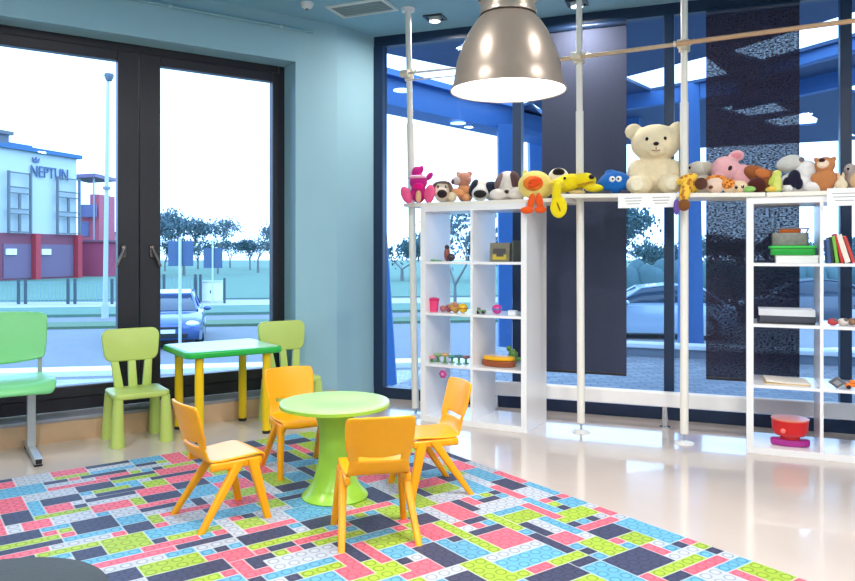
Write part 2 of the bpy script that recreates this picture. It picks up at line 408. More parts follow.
polm = mat('pole_white', (236, 234, 228), .35, var=.03)
def pole(base, top, label):
    t = thing('tension_pole', label, 'pole', (base[0], base[1], 0), 0, 'white floor to ceiling poles')
    d = Vector((top[0]-base[0], top[1]-base[1], CEIL)); f = lambda z: d*(z/CEIL)
    bm = BM(); lathe(bm, [(0, 0), (.056, 0), (.056, .006), (.03, .012), (.012, .018), (0, .018)], 32); finish(bm, 'foot', WHITE, t, True)
    bm = BM(); rod(bm, f(.012), f(.07), .008); finish(bm, 'screw', CHROME, t, True)
    bm = BM(); rod(bm, f(.06), f(2.06), .0245); finish(bm, 'lower_tube', polm, t, True)
    bm = BM(); rod(bm, f(2.06), f(CEIL-.02), .0205); finish(bm, 'upper_tube', polm, t, True)
    bm = BM(); rod(bm, f(CEIL-.022), f(CEIL), .045, .05); finish(bm, 'ceiling_cap', WHITE, t, True)
    bm = BM(); p = f(2.40)
    rod(bm, p+Vector((0, 0, -.035)), p+Vector((0, 0, .035)), .033); 
    u = Vector((U1[0], U1[1], 0)); n = Vector((N1[0], N1[1], 0))
    rod(bm, p-n*.062-u*.03, p-n*.062+u*.03, .026); rod(bm, p-n*.05, p+n*.045, .012); rod(bm, p+u*.02, p+u*.06+Vector((0, 0, .03)), .01)
    finish(bm, 'clamp', mat('clamp_cream', (232, 222, 200), .4), t, True)
    return Vector((base[0], base[1], 0))+p
pA = F1+U1*poleA[0]+N1*poleA[1]
Zp = pA[1]
k1 = pole(pA, ((408-CX)/F*Zp, Zp), 'white pole left of the left shelf, first from the left wall')
k2 = pole(pole2, ((579-CX)/F*pole2[1], pole2[1]), 'white pole between the two shelves, passing the long yellow plush')
k3 = pole(pole3, pole3, 'white pole beside the cream teddy bear')
n3 = Vector((N1[0], N1[1], 0))
def hrod(p, q, r, c, label):
    t = thing('wooden_rod' if c[2] < 200 else 'metal_rod', label, 'rod', p, 0, 'rods clamped across the poles')
    bm = BM(); rod(bm, (0, 0, 0), q-p, r, r*.95); finish(bm, 'shaft', mat('rod_%d' % c[0], c, .5, var=.15, scale=30), t, True)
    d = (q-p).normalized()
    for c_ in (Vector((0, 0, 0)), q-p): bm = BM(); rod(bm, c_-d*.006, c_+d*.006, r*1.25); finish(bm, 'end_cap', polm, t, True)
d12 = (k2-k1).normalized(); d23 = (k3-k2).normalized()
kk = -n3*.062
hrod(k1+kk-d12*.02, k2+kk-d12*.14, .008, (214, 208, 204), 'thin grey rod from the leftmost pole to behind the pendant lamp')
hrod(k1+kk+d12*.01+Vector((0, 0, -.05)), k2+kk-d12*.2+Vector((0, 0, -.05)), .005, (216, 206, 208), 'thinnest grey rod, just under the other grey one')
hrod(k2+kk-d12*.13+Vector((0, 0, -.012)), k3+kk+d23*.02+Vector((0, 0, -.0)), .013, (206, 180, 150), 'pale wooden rod between the second and third poles')
e = k3+kk-n3*.028+d23*1.35
hrod(k3+kk-n3*.03-d23*.04+Vector((0, 0, -.006)), Vector((e[0], e[1], k3[2]+.01)), .014, (204, 164, 128), 'tan wooden rod running from the third pole to the right')

# paper notices on the plank edges
def sheet(px0, px1, y0, y1, blocks, label):
    a = plank_pt(px0, -.004); b = plank_pt(px1, -.004)
    u = (b-a); u.z = 0; w = u.length; u.normalize()
    h = (y1-y0)*a[1]/F
    t = thing('paper_notice', label, 'sign', (a[0], a[1], zat(y0, (a[1]+b[1])/2)), math.atan2(u[1], u[0]), 'printed notices on the plank edge')
    bm = BM(); lbox(bm, 0, w, -.0015, 0, -h, 0, None); finish(bm, 'paper', paint((246, 246, 248), .7), t)
    bm = BM()
    for c, wd in blocks:
        for k in range(3):
            ww = w*wd*(1, .92, .75)[k]; lbox(bm, w*c-ww/2, w*c+ww/2, -.0022, -.0016, -h*(.28+.2*k)-.004, -h*(.28+.2*k), None)
    finish(bm, 'text_lines', paint((150, 150, 160), .7), t)
sheet(618, 676, 193.5, 207.5, [(.27, .3), (.75, .3)], 'wide white paper notice hanging under the teddy bear')
sheet(827, 862, 188, 205.5, [(.5, .7)], 'white paper notice on the plank edge right of the brown bear')

# ------------------------------------------------------------------ rug
RA = Vector((.809, .588)); RB = Vector((.588, -.809)); RC = Vector((-.419, 4.987)); ST = .0565
NI, NJ = 62, 80                                     # cells leftwards (-RA) and towards the camera (RB)
cell = {}
pal = {'n': (66, 70, 100), 'b': (102, 172, 210), 'c': (234, 108, 130), 'l': (164, 194, 66), 'w': (188, 196, 212)}
def cellof(px, py):
    p = gp(px, py); q = Vector((p[0], p[1]))-RC
    return (-q.dot(RA)/ST, q.dot(RB)/ST)
bricks = """272.8 535.9 n 4 2;295 539 l 6 1;319.6 539.6 c 4 1;289 548.4 n 3 1;262.5 551 c 2 2;300 557.4 w 5 2;303.7 567.7 b 5 1;318.6 572.4 l 3 1;255 561 n 2 2
246.5 568.6 c 2 3;270 572.4 l 2 3;294 579 n 2 2;344.9 566.8 c 2 4;369 553.7 c 1 4;367.3 523.7 n 3 3;361.7 508.7 c 5 1;315 514.3 b 4 3;285 516.2 w 3 3;258.7 524.6 l 3 2
390 539.6 l 4 2;369 536.8 b 4 1;356 565 w 1 4;378.6 574 l 4 3;395 555.5 b 3 2;447.8 512.5 c 2 4;463.7 508 n 1 3;465.5 502 c 2 2;486 499.4 n 3 1;499 506 w 5 2;491.8 521 l 1 6
506.7 512.5 b 3 1;521.7 515.3 l 3 2;538.6 510.6 c 1 4;476.8 521 n 2 1;455 528.4 l 1 4;438.4 532 c 2 3;484 534 n 5 1;512.4 538.7 c 3 3;524.5 526.5 n 1 6;540 525.6 w 2 4;435.6 553.7 n 2 4
417.8 566.8 c 3 2;465.5 548 b 2 4;490 546 l 2 3;514 550 w 5 1;529 560 b 5 2;490 569.6 l 3 4;445 574 w 4 2;535 573 c 3 1;548 546 n 1 4;550 576 n 4 2;640.5 564 n 4 3;605.8 550 l 2 4
651.6 534 b 2 5;654.7 528 n 1 3;680 538 c 1 3;717.9 550 n 1 5;670.5 567 l 5 1;711.6 565.8 c 4 1;770 572 l 3 3;743 566 b 4 1;575.8 518 l 4 2;594.7 526 c 4 1;575.8 504 b 2 2;607 510.5 c 2 2
620 518 w 2 3;572.6 570.5 n 4 1;569.5 562.6 l 4 1;661 551 c 1 2;676.8 553 w 3 1;683 577 n 3 1;101 525.6 n 3 3;125.6 542.4 l 3 3;127.5 560 c 6 1;129 522.8 b 3 2;118 507.8 c 3 2;116 497.5 n 4 1
153.7 493 c 3 2;138.7 504 l 1 2;155.5 510.6 n 3 1;183.6 514 c 4 1;204 504 n 1 4;153.7 521 l 1 2;170.5 530 b 6 2;166.8 543.4 c 4 1;187.4 544.3 n 6 1;166.8 566.8 l 4 2;190 557.4 b 2 3
185.5 572.4 n 5 2;228.6 563 c 3 4;211.7 546 w 4 1;101 553.7 n 3 2;123.7 576 n 3 2;238 544 b 1 4;202 533 l 4 1;234 512.5 b 4 2;72.7 514.4 l 6 1;63.6 500 n 3 2;26 492 b 4 3;52 484.5 n 3 1
76.6 478 l 3 1;70 488.4 c 6 1;109 471.6 b 5 1;122 479 n 6 1;109 478 c 3 1;144 465 n 2 1;178 465 l 3 1;179 474 n 5 1;106.5 491 l 3 1;122 486 b 2 2;88 499 w 2 2;26 544 l 5 1;70 536.5 c 3 1
62 527 b 3 1;36 526 c 2 2;17 531 w 2 2;80.5 544 w 4 1;28.6 553 c 5 1;67.5 557 b 3 1"""
bid = 0
for s in bricks.replace('\n', ';').split(';'):
    a = s.split(); i, j = cellof(float(a[0]), float(a[1])); na, nb = int(a[3]), int(a[4]); bid += 1
    i0, j0 = round(i-na/2), round(j-nb/2)
    for x in range(i0, i0+na):
        for y in range(j0, j0+nb):
            if 0 <= x < NI and 0 <= y < NJ and (x, y) not in cell: cell[(x, y)] = (a[2], bid)
sizes = [(2, 4), (4, 2), (2, 4), (4, 2), (3, 3), (2, 2), (4, 1), (1, 4), (2, 3), (3, 2), (3, 2), (2, 3), (1, 1)]
for y in range(NJ):
    for x in range(NI):
        if (x, y) in cell: continue
        bid += 1
        opts = sizes[:-1]; random.shuffle(opts)
        for (na, nb) in opts+[(1, 1)]:
            if all((x+i, y+j) not in cell and x+i < NI and y+j < NJ for i in range(na) for j in range(nb)): break
        near = [cell.get(q, '-')[0] for i in range(na) for q in ((x+i, y-1), (x+i, y+nb))]+[cell.get(q, '-')[0] for j in range(nb) for q in ((x-1, y+j), (x+na, y+j))]
        if all(k in near for k in 'nbclw'): near = near[:1]
        c = random.choice([k for k in 'nnnbbbcccllw' if k not in near])
        for i in range(na):
            for j in range(nb): cell[(x+i, y+j)] = (c, bid)
bm = BM(); uvl = bm.loops.layers.uv.new('UVMap'); cl_ = bm.loops.layers.float_color.new('Print'); el_ = bm.loops.layers.float_color.new('Seam'); RT = .006
vg = {}
def rv(i, j):
    if (i, j) not in vg:
        p = RC-RA*(i*ST)+RB*(j*ST); vg[(i, j)] = bm.verts.new((p[0], p[1], RT))
    return vg[(i, j)]
pl = {k: srgb(v) for k, v in pal.items()}
for (x, y), (c, b_) in cell.items():
    f = bm.faces.new((rv(x, y), rv(x, y+1), rv(x+1, y+1), rv(x+1, y)))
    rnd = random.Random(b_).uniform(.92, 1.06)
    sm_ = tuple(0.0 if cell.get(q, ('', -1))[1] == b_ else 1.0 for q in ((x-1, y), (x+1, y), (x, y-1), (x, y+1)))
    for l, uv in zip(f.loops, ((0, 0), (0, 1), (1, 1), (1, 0))):
        l[uvl].uv = uv; l[el_] = sm_; l[cl_] = tuple(min(1, q*rnd) for q in pl[c])+(1,)
e = [ed for ed in bm.edges if len(ed.link_faces) == 1]
r = bmesh.ops.extrude_edge_only(bm, edges=e)
bmesh.ops.translate(bm, vec=(0, 0, -RT+.0005), verts=[g for g in r['geom'] if isinstance(g, bmesh.types.BMVert)])
bmesh.ops.recalc_face_normals(bm, faces=bm.faces)
rm = bpy.data.materials.new('brick_print_rug'); rm.use_nodes = True; nt = rm.node_tree; b = nt.nodes['Principled BSDF']
ca = nt.nodes.new('ShaderNodeVertexColor'); ca.layer_name = 'Print'
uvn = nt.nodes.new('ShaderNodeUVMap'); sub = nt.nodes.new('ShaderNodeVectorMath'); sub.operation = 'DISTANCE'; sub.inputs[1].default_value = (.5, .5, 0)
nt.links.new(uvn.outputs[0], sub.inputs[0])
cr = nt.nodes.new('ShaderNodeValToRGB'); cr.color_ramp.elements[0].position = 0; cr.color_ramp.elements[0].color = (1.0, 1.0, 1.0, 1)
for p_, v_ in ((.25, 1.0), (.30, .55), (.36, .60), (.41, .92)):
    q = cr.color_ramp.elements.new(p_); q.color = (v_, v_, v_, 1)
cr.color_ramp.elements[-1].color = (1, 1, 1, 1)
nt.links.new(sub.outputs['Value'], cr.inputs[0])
mu = nt.nodes.new('ShaderNodeMix'); mu.data_type = 'RGBA'; mu.blend_type = 'MULTIPLY'; mu.inputs[0].default_value = 1
nt.links.new(ca.outputs[0], mu.inputs[6]); nt.links.new(cr.outputs[0], mu.inputs[7]); 
def nd_math(op, a, b_=None):
    m_ = nt.nodes.new('ShaderNodeMath'); m_.operation = op
    for k_, v_ in enumerate((a, b_)):
        if v_ is None: continue
        if isinstance(v_, (int, float)): m_.inputs[k_].default_value = v_
        else: nt.links.new(v_, m_.inputs[k_])
    return m_.outputs[0]
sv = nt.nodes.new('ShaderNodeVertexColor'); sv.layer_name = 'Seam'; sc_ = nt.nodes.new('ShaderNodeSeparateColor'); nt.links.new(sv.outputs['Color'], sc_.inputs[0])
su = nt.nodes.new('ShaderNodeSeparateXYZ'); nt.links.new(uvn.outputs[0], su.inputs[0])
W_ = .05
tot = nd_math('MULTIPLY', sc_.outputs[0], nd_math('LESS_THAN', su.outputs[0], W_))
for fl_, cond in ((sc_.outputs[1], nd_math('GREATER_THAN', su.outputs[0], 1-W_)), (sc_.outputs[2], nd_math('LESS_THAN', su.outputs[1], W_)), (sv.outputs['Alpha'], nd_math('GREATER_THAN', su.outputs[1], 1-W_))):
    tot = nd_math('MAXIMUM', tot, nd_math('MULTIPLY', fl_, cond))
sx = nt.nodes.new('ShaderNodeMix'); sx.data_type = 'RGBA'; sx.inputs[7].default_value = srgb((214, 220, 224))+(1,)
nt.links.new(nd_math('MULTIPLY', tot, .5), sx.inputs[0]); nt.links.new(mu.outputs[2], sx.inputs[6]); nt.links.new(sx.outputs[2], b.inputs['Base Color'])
b.inputs['Roughness'].default_value = .55; b.inputs['Specular IOR Level'].default_value = .3
nz = nt.nodes.new('ShaderNodeTexNoise'); nz.inputs['Scale'].default_value = 300; bp = nt.nodes.new('ShaderNodeBump'); bp.inputs['Strength'].default_value = .15
nt.links.new(nz.outputs['Fac'], bp.inputs['Height']); nt.links.new(bp.outputs['Normal'], b.inputs['Normal'])
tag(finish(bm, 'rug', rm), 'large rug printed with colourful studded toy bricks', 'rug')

# ------------------------------------------------------------------ yellow stacking chairs
YEL = mat('yellow_plastic', (252, 170, 8), .3, var=.03, spec=.5)
def grid_shell(rows, halfw, curve, nx, skip=None, th=.011):
    """rows: list of (y,z); halfw(k): half width; curve(k): how far edges bow forward/up; skip(k,i): hole"""
    bm = BM(); g = []
    for k, (y, z) in enumerate(rows):
        row = []
        for i in range(nx+1):
            s = -1+2*i/nx; dy, dz = curve(k)
            row.append(bm.verts.new((s*halfw(k), y+dy*s*s, z+dz*s*s)))
        g.append(row)
    for k in range(len(rows)-1):
        for i in range(nx):
            if skip and skip(k, i): continue
            bm.faces.new((g[k][i], g[k][i+1], g[k+1][i+1], g[k+1][i]))
    bmesh.ops.delete(bm, geom=[v for v in bm.verts if not v.link_faces], context='VERTS')
    return bm
def shell_obj(bm, name, m, parent, th, off=0):
    o = finish(bm, name, m, parent, True)
    md = o.modifiers.new('s', 'SOLIDIFY'); md.thickness = th; md.offset = off
    sd = o.modifiers.new('d', 'SUBSURF'); sd.levels = 2; sd.render_levels = 2
    return bake(o)
def leg_mesh(p, q, a0, b0, a1, b1):
    """tapered rounded-rectangle leg from p (top) to q (foot)"""
    bm = BM(); rings = []
    for pt, a, b in ((p, a0, b0), (Vector(p).lerp(Vector(q), .5), (a0+a1)/2, (b0+b1)/2), (q, a1, b1)):
        rings.append([bm.verts.new((pt[0]+x, pt[1]+y, pt[2])) for x, y in rrect(a, b, min(a, b)*.35, 4)])
    n = len(rings[0])
    for A, B in zip(rings, rings[1:]):
        for k in range(n): bm.faces.new((A[k], A[(k+1) % n], B[(k+1) % n], B[k]))
    bm.faces.new(rings[0]); bm.faces.new(rings[-1]); bmesh.ops.recalc_face_normals(bm, faces=bm.faces)
    return bm
def make_stack_chair(label):
    t = thing('stacking_chair', label, 'chair', (0, 0, 0), 0, 'yellow plastic chairs around the round table')
    # seat: front lip -> seat pan -> upturned rear
    rows = [(.152, .246), (.156, .262), (.145, .276), (.10, .279), (.02, .271), (-.06, .268), (-.105, .275), (-.128, .297), (-.138, .328), (-.140, .336)]
    hw = [.132, .134, .136, .138, .137, .132, .128, .124, .120, .118]
    bm = grid_shell(rows, lambda k: hw[k], lambda k: (-.012 if k < 3 else (.02 if k > 6 else 0), .004 if k < 6 else 0), 8)
    shell_obj(bm, 'seat', YEL, t, .013)
    rows = [(-.138, .326), (-.141, .336), (-.145, .350), (-.149, .362), (-.158, .40), (-.168, .44), (-.178, .48), (-.186, .506), (-.189, .517)]
    hw2 = [.118, .122, .128, .133, .136, .139, .140, .137, .124]
    bm = grid_shell(rows, lambda k: hw2[k], lambda k: (.024, -.004 if k == len(rows)-1 else (.016 if k in (2, 3) else 0)), 12, skip=lambda k, i: k in (0, 1) and 2 <= i <= 9)
    shell_obj(bm, 'backrest', YEL, t, .013)
    # skirt frame under the seat joining the legs
    bm = BM()
    for s in (-1, 1): lbox(bm, s*.122-.012, s*.122+.012, -.10, .13, .232, .268, None, bev=.008)
    lbox(bm, -.115, .115, .03, .055, .242, .264, None, bev=.005)
    finish(bm, 'seat_frame', YEL, t, True)
    for s in (-1, 1):
        finish(leg_mesh(Vector((s*.125, .03, .262)), Vector((s*.152, -.152, 0)), .034, .05, .026, .03), 'leg', YEL, t, True)
        finish(leg_mesh(Vector((s*.125, .085, .262)), Vector((s*.150, .148, 0)), .034, .05, .026, .03), 'leg', YEL, t, True)
    return t
def feet_place(o, rear, front, z=RT):
    """rear/front: midpoints (plan) of the rear and front feet"""
    d = (front-rear).normalized(); c = (front+rear)/2
    o.location = (c[0], c[1], z); o.rotation_euler = (0, 0, math.atan2(d[1], d[0])-math.pi/2)
def g2(px, py): p = gp(px, py, RT); return Vector((p[0], p[1]))
ch = make_stack_chair('yellow plastic chair seen from behind, nearest the camera')
specs = [('', (g2(341, 552)+g2(419, 544))/2, (g2(336, 524)+g2(401, 518))/2),
         ('yellow plastic chair left of the round table, seen from its side', (g2(172, 514)+g2(205, 533))/2, (g2(268.8, 518)+g2(237, 499))/2)]
p, q, r_ = g2(282.7, 479.5), g2(263, 463), g2(313, 458)
f = (p-q).normalized(); cen = (p+r_)/2
specs.append(('yellow plastic chair behind the round table, facing the camera', cen-f*.15, cen+f*.15))
ar, br = g2(472, 495), g2(444.5, 475); m_ = (ar+br)/2; n_ = (br-ar).normalized(); f = Vector((-n_[1], n_[0]))
specs.append(('yellow plastic chair right of the round table, in front of the left shelf', m_, m_+f*.3))
for k, (lab, a, b) in enumerate(specs):
    o = ch if k == 0 else copy_tree(ch)
    if lab: o['label'] = lab
    feet_place(o, a, b)

# ------------------------------------------------------------------ round green table
tz = 3.47
tp = at(334.5, tz); 
t = thing('round_table', 'small round lime green pedestal table on the rug', 'table', (tp[0], 3.485, RT))
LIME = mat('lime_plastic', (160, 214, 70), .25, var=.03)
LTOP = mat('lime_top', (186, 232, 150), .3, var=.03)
hz = zat(401.5, tz)-RT
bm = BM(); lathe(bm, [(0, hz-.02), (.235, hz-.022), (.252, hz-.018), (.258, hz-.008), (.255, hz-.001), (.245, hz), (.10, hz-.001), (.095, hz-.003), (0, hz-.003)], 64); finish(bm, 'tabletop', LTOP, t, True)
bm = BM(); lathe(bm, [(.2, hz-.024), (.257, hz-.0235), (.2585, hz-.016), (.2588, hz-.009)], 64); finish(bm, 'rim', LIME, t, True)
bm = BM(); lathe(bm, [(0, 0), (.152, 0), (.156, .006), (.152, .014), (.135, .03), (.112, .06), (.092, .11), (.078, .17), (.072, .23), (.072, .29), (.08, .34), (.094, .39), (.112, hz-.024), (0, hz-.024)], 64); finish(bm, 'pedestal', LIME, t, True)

# ------------------------------------------------------------------ rectangular table by the window
rzL = math.atan2(LD[1], LD[0])
tc = LW0+LD*1.222-LN*.290
t = thing('play_table', 'rectangular green-rimmed table on yellow legs by the window', 'table', (tc[0], tc[1], 0), rzL)
GRN = plastic((34, 176, 72), .3)
bm = BM(); prism(bm, rrect(.62, .55, .05), .515, .553, bev=.010); finish(bm, 'tabletop', GRN, t, True)
bm = BM(); prism(bm, rrect(.575, .505, .035), .553, .5555); finish(bm, 'inlay', mat('mint_inlay', (172, 224, 196), .22, var=.03), t)
for sx in (-1, 1):
    for sy in (-1, 1):
        bm = BM(); rod(bm, (sx*.215, sy*.215, .02), (sx*.215, sy*.215, .515), .028, .026, 24); l_ = finish(bm, 'leg', plastic((240, 200, 20)), t, True)
        bm = BM(); rod(bm, (sx*.215, sy*.215, 0), (sx*.215, sy*.215, .02), .026, .029, 24); finish(bm, 'foot_cap', BLACK, l_, True)

# ------------------------------------------------------------------ pale green children's chairs
PG = mat('pale_green_plastic', (186, 208, 110), .4, var=.03)
def make_kid_chair(label):
    t = thing('slatted_chair', label, 'chair', (0, 0, 0), 0, 'pale green chairs by the window')
    bm = BM(); prism(bm, rrect(.325, .30, .035), .275, .312, bev=.012); finish(bm, 'seat', PG, t, True)
    for sx in (-1, 1):
        for sy in (-1, 1):
            bm = BM(); rod(bm, (sx*.136, sy*.128, .28), (sx*.142, sy*.134, 0), .027, .041, 24); finish(bm, 'leg', PG, t, True)
    M = Matrix.Translation((0, -.125, .30)) @ Matrix.Rotation(R(9), 4, 'X')
    for sx in (-1, 0, 1):
        bm = BM(); w0, w1 = .03, .026
        pts = [(sx*.082-w0, 0), (sx*.082+w0-.006, 0), (sx*.105+w1-.004, .2), (sx*.105-w1+.004, .2)]
        prism(bm, pts, -.013, .013, M @ Matrix.Rotation(R(90), 4, 'X'), bev=.005); finish(bm, 'slat', PG, t, True)
    pts = []
    for (x, y) in rrect(.36, .2, .05, 6):
        k = (y+.1)/.2; pts.append((x*(.88+.12*k), y+.27+(.012*(1-(x/.18)**2) if y > 0 else 0)))
    bm = BM(); prism(bm, pts, -.018, .018, M @ Matrix.Rotation(R(90), 4, 'X'), bev=.009); finish(bm, 'backrest', PG, t, True)
    return t
ck = make_kid_chair('pale green slatted chair left of the rectangular table')
def kid_place(o, c): o.location = (c[0], c[1], 0); o.rotation_euler = (0, 0, math.atan2(-LN[1], -LN[0])-math.pi/2)
kid_place(ck, Vector((-1.771, 4.634))-LN*.045-LD*.055)
c2 = copy_tree(ck); c2['label'] = 'pale green slatted chair right of the rectangular table, behind a yellow chair'
kid_place(c2, Vector((-.955, 5.175))-LN*.10-LD*.04)

# ------------------------------------------------------------------ mint waiting seat at the left edge
MINT = mat('mint_plastic', (126, 212, 142), .35, var=.03)
a, b = gp(23, 437), gp(42, 465)
lm = Vector((-2.31, 4.30))-LN*.06
t = thing('waiting_seat', 'mint green seat on grey metal beam and leg at the left edge', 'chair', (lm[0], lm[1], 0), math.atan2(-LN[1], -LN[0])-math.pi/2)
# local: +y towards the room, +x ... to the left wall direction reversed; the leg stands at x=0
def seatshell(xc):
    rows = [(.30, .385), (.29, .418), (.24, .432), (.12, .43), (0, .418), (-.10, .418), (-.15, .43)]
    hw = [.20, .225, .235, .235, .23, .225, .2]
    bm = grid_shell(rows, lambda k: hw[k], lambda k: (-.05 if k < 3 else 0, -.015 if k < 2 else .012), 8)
    bmesh.ops.translate(bm, vec=(xc, 0, 0), verts=bm.verts); shell_obj(bm, 'seat', MINT, t, .022)
    rows = [(-.165, .50), (-.172, .53), (-.182, .60), (-.20, .70), (-.213, .765), (-.218, .795), (-.219, .805)]
    hw = [.19, .215, .225, .232, .235, .228, .20]
    bm = grid_shell(rows, lambda k: hw[k], lambda k: (.03, .03 if k == 0 else (-.012 if k > 4 else 0)), 8)
    bmesh.ops.translate(bm, vec=(xc, 0, 0), verts=bm.verts); shell_obj(bm, 'backrest', MINT, t, .018)
xs = .125
seatshell(xs)
GM = mat('grey_frame', (186, 192, 198), .35, .6)
bm = BM(); lbox(bm, -.09, 1.2, -.03, .03, .345, .395, None, bev=.004); finish(bm, 'beam', GM, t)
for x in (0, 1.1):
    bm = BM(); lbox(bm, x-.022, x+.022, -.02, .02, .04, .345, None, bev=.004); finish(bm, 'leg', GM, t)
    bm = BM(); lbox(bm, x-.02, x+.02, -.17, .33, .012, .045, None, bev=.003); fo = finish(bm, 'foot_bar', GM, t)
    bm = BM(); lbox(bm, x-.015, x+.015, .3301, .336, .016, .041, None); finish(bm, 'end_cap', BLACK, fo)
    for y in (.30, -.14): bm = BM(); lbox(bm, x-.02, x+.02, y-.022, y+.022, 0, .012, None); finish(bm, 'glide', BLACK, fo)
for x in (xs-.19, xs+.19):
    bm = BM(); lbox(bm, x-.012, x+.012, -.19, -.165, .41, .56, None, bev=.003); lbox(bm, x-.012, x+.012, -.19, .02, .39, .412, None, bev=.003)
    finish(bm, 'back_bracket', GM, t)

# ------------------------------------------------------------------ dark pouf at the bottom left
pf = Vector(((12-CX)/F*1.72, 1.72-.0))
t = thing('pouf', 'dark grey round padded seat cut off at the bottom left corner', 'seat', (pf[0], pf[1]-.12, RT))
PD = mat('dark_fabric', (56, 66, 74), .8, bump=.15, bscale=150, var=.08)
bm = BM(); lathe(bm, [(0, .02), (.23, .02), (.25, .04), (.255, .2), (.255, .30), (.25, .315)], 64); finish(bm, 'base', PD, t, True)
bm = BM(); lathe(bm, [(.25, .315), (.262, .33), (.265, .36), (.255, .382), (.22, .396), (.12, .404), (0, .406)], 64); finish(bm, 'cushion', PD, t, True)
bm = BM()
for k in range(4): rod(bm, (.18*math.cos(k*1.57), .18*math.sin(k*1.57), 0), (.18*math.cos(k*1.57), .18*math.sin(k*1.57), .02), .02)
finish(bm, 'feet', BLACK, t)

# ------------------------------------------------------------------ soft toys
def spots_mat(name, c1, c2, sc):
    m = mat(name, c1, .95); nt = m.node_tree; b = nt.nodes['Principled BSDF']
    v = nt.nodes.new('ShaderNodeTexVoronoi'); v.inputs['Scale'].default_value = sc
    tcn = nt.nodes.new('ShaderNodeTexCoord'); nt.links.new(tcn.outputs['Object'], v.inputs['Vector'])
    cr = nt.nodes.new('ShaderNodeValToRGB'); cr.color_ramp.interpolation = 'CONSTANT'
    cr.color_ramp.elements[0].color = srgb(c2)+(1,); cr.color_ramp.elements[1].color = srgb(c1)+(1,); cr.color_ramp.elements[1].position = .38
    nt.links.new(v.outputs['Distance'], cr.inputs[0]); nt.links.new(cr.outputs[0], b.inputs['Base Color']); return m
def blobs(bm, lst, s):
    for q in lst:
        rot = tuple(R(a) for a in q[6:9]) if len(q) > 6 else None
        ell(bm, (q[0]*s, q[1]*s, q[2]*s), (q[3]*s, q[4]*s, q[5]*s), rot)
def plush(name, label, cat, px, d, body, parts, rz=None, vox=.0055, group='soft toys in a row on the planks'):
    """body: (colour or material, blobs) fused into one skin; parts: (name, colour, blobs). Blob units: 1/740 of the depth; x right, y back, z up"""
    p = plank_pt(px, d); s = p[1]/F
    if rz is None: rz = math.degrees(math.atan2(-p[0], p[1]))*.9
    t = thing(name, label, cat, p, R(rz), group)
    c, lst = body; bm = BM(); blobs(bm, lst, s)
    o = finish(bm, 'body', c if isinstance(c, bpy.types.Material) else plushmat(c), t, True)
    md = o.modifiers.new('r', 'REMESH'); md.mode = 'VOXEL'; md.voxel_size = vox
    sm = o.modifiers.new('m', 'SMOOTH'); sm.iterations = 4
    bake(o)
    zmin = min(v.co.z for v in o.data.vertices if v.co.y > -d*.75)
    if zmin > -.03:
        for v in o.data.vertices: v.co.z -= zmin
    else: zmin = 0
    for n_, c, lst in parts:
        bm = BM(); blobs(bm, lst, s)
        q = finish(bm, n_, c if isinstance(c, bpy.types.Material) else plushmat(c), t, True)
        q.location = (0, 0, -zmin)
    return t
EYE = mat('bead_eye', (18, 14, 14), .1, var=0)
plush('plush_creature', 'magenta plush toy with big pink feet at the left plank end', 'soft toy', 418.5, .03, ((205, 40, 140), [(0, 0, 10, 8, 7, 10), (0, -1, 21, 9, 8, 8), (-2, 0, 31, 5, 5, 6, 0, 15, 0), (2, 0, 33, 3, 3, 5, 0, 25, 0), (11, 1, 27, 3, 3, 5, 0, 40, 0), (-9, -4, 8, 5, 6, 4), (9, -4, 8, 5, 6, 4)]),
      [('foot', (245, 96, 150), [(-12, -9, 7.5, 5.2, 3.5, 9, 0, -22, 0)]), ('foot', (245, 96, 150), [(11, -9, 8.5, 5.2, 3.5, 9.5, 0, 8, 0)]), ('hat_brim', (252, 190, 220), [(-1, -3, 25.5, 9.5, 7.5, 2.2)]), ('belly', (236, 190, 150), [(0, -7.5, 6, 2.8, 2, 6.5)]), ('muzzle', (236, 20, 140), [(0, -9, 16, 5, 3, 3.5)])])
plush('plush_dog', 'small cream plush dog with a big dark nose beside the magenta toy', 'soft toy', 442, .10, ((236, 222, 204), [(0, 0, 13, 8.5, 7, 8), (0, -5, 8, 7.5, 6, 7.5), (6, 2, 5, 5, 6, 5)]),
      [('nose', (48, 36, 44), [(0, -11, 8.5, 5, 3, 4.2)]), ('ear', (110, 88, 76), [(-7, -1, 17, 2.6, 3, 4.5, 0, 30, 0)]), ('ear', (150, 124, 108), [(8, -1, 15, 3, 3, 6, 0, -15, 0)]), ('hair', (120, 100, 90), [(1, -1, 20.5, 7, 5, 1.8)]), ('eye', EYE, [(-4, -6, 16, 1.2, 1, 1.4)]), ('eye', EYE, [(4, -6, 16, 1.2, 1, 1.4)])])
plush('plush_bear', 'small brown plush bear with grey muzzle sitting turned to the left', 'soft toy', 461.5, .12, ((196, 138, 118), [(2, 0, 23, 8, 7, 7.5), (8, 2, 29, 3, 2, 3), (-3, 2, 29, 2.6, 2, 2.6), (3, 1, 10, 7.5, 6.5, 10)]),
      [('shirt', (232, 160, 110), [(2, -1.5, 10.5, 8, 7, 7)]), ('muzzle', (206, 190, 186), [(-5, -4, 21.5, 4.5, 4.5, 4.5)]), ('nose', (90, 70, 80), [(-8.5, -6, 20.5, 2, 2, 2.6)]), ('arm', (236, 166, 116), [(-3, -7, 10, 7, 3, 3.2, 0, 25, 0)]), ('paw', (240, 222, 190), [(-9, -7, 5.5, 4.5, 4, 5)]), ('leg', (238, 170, 120), [(6, -8, 4.5, 5, 6, 4)])])
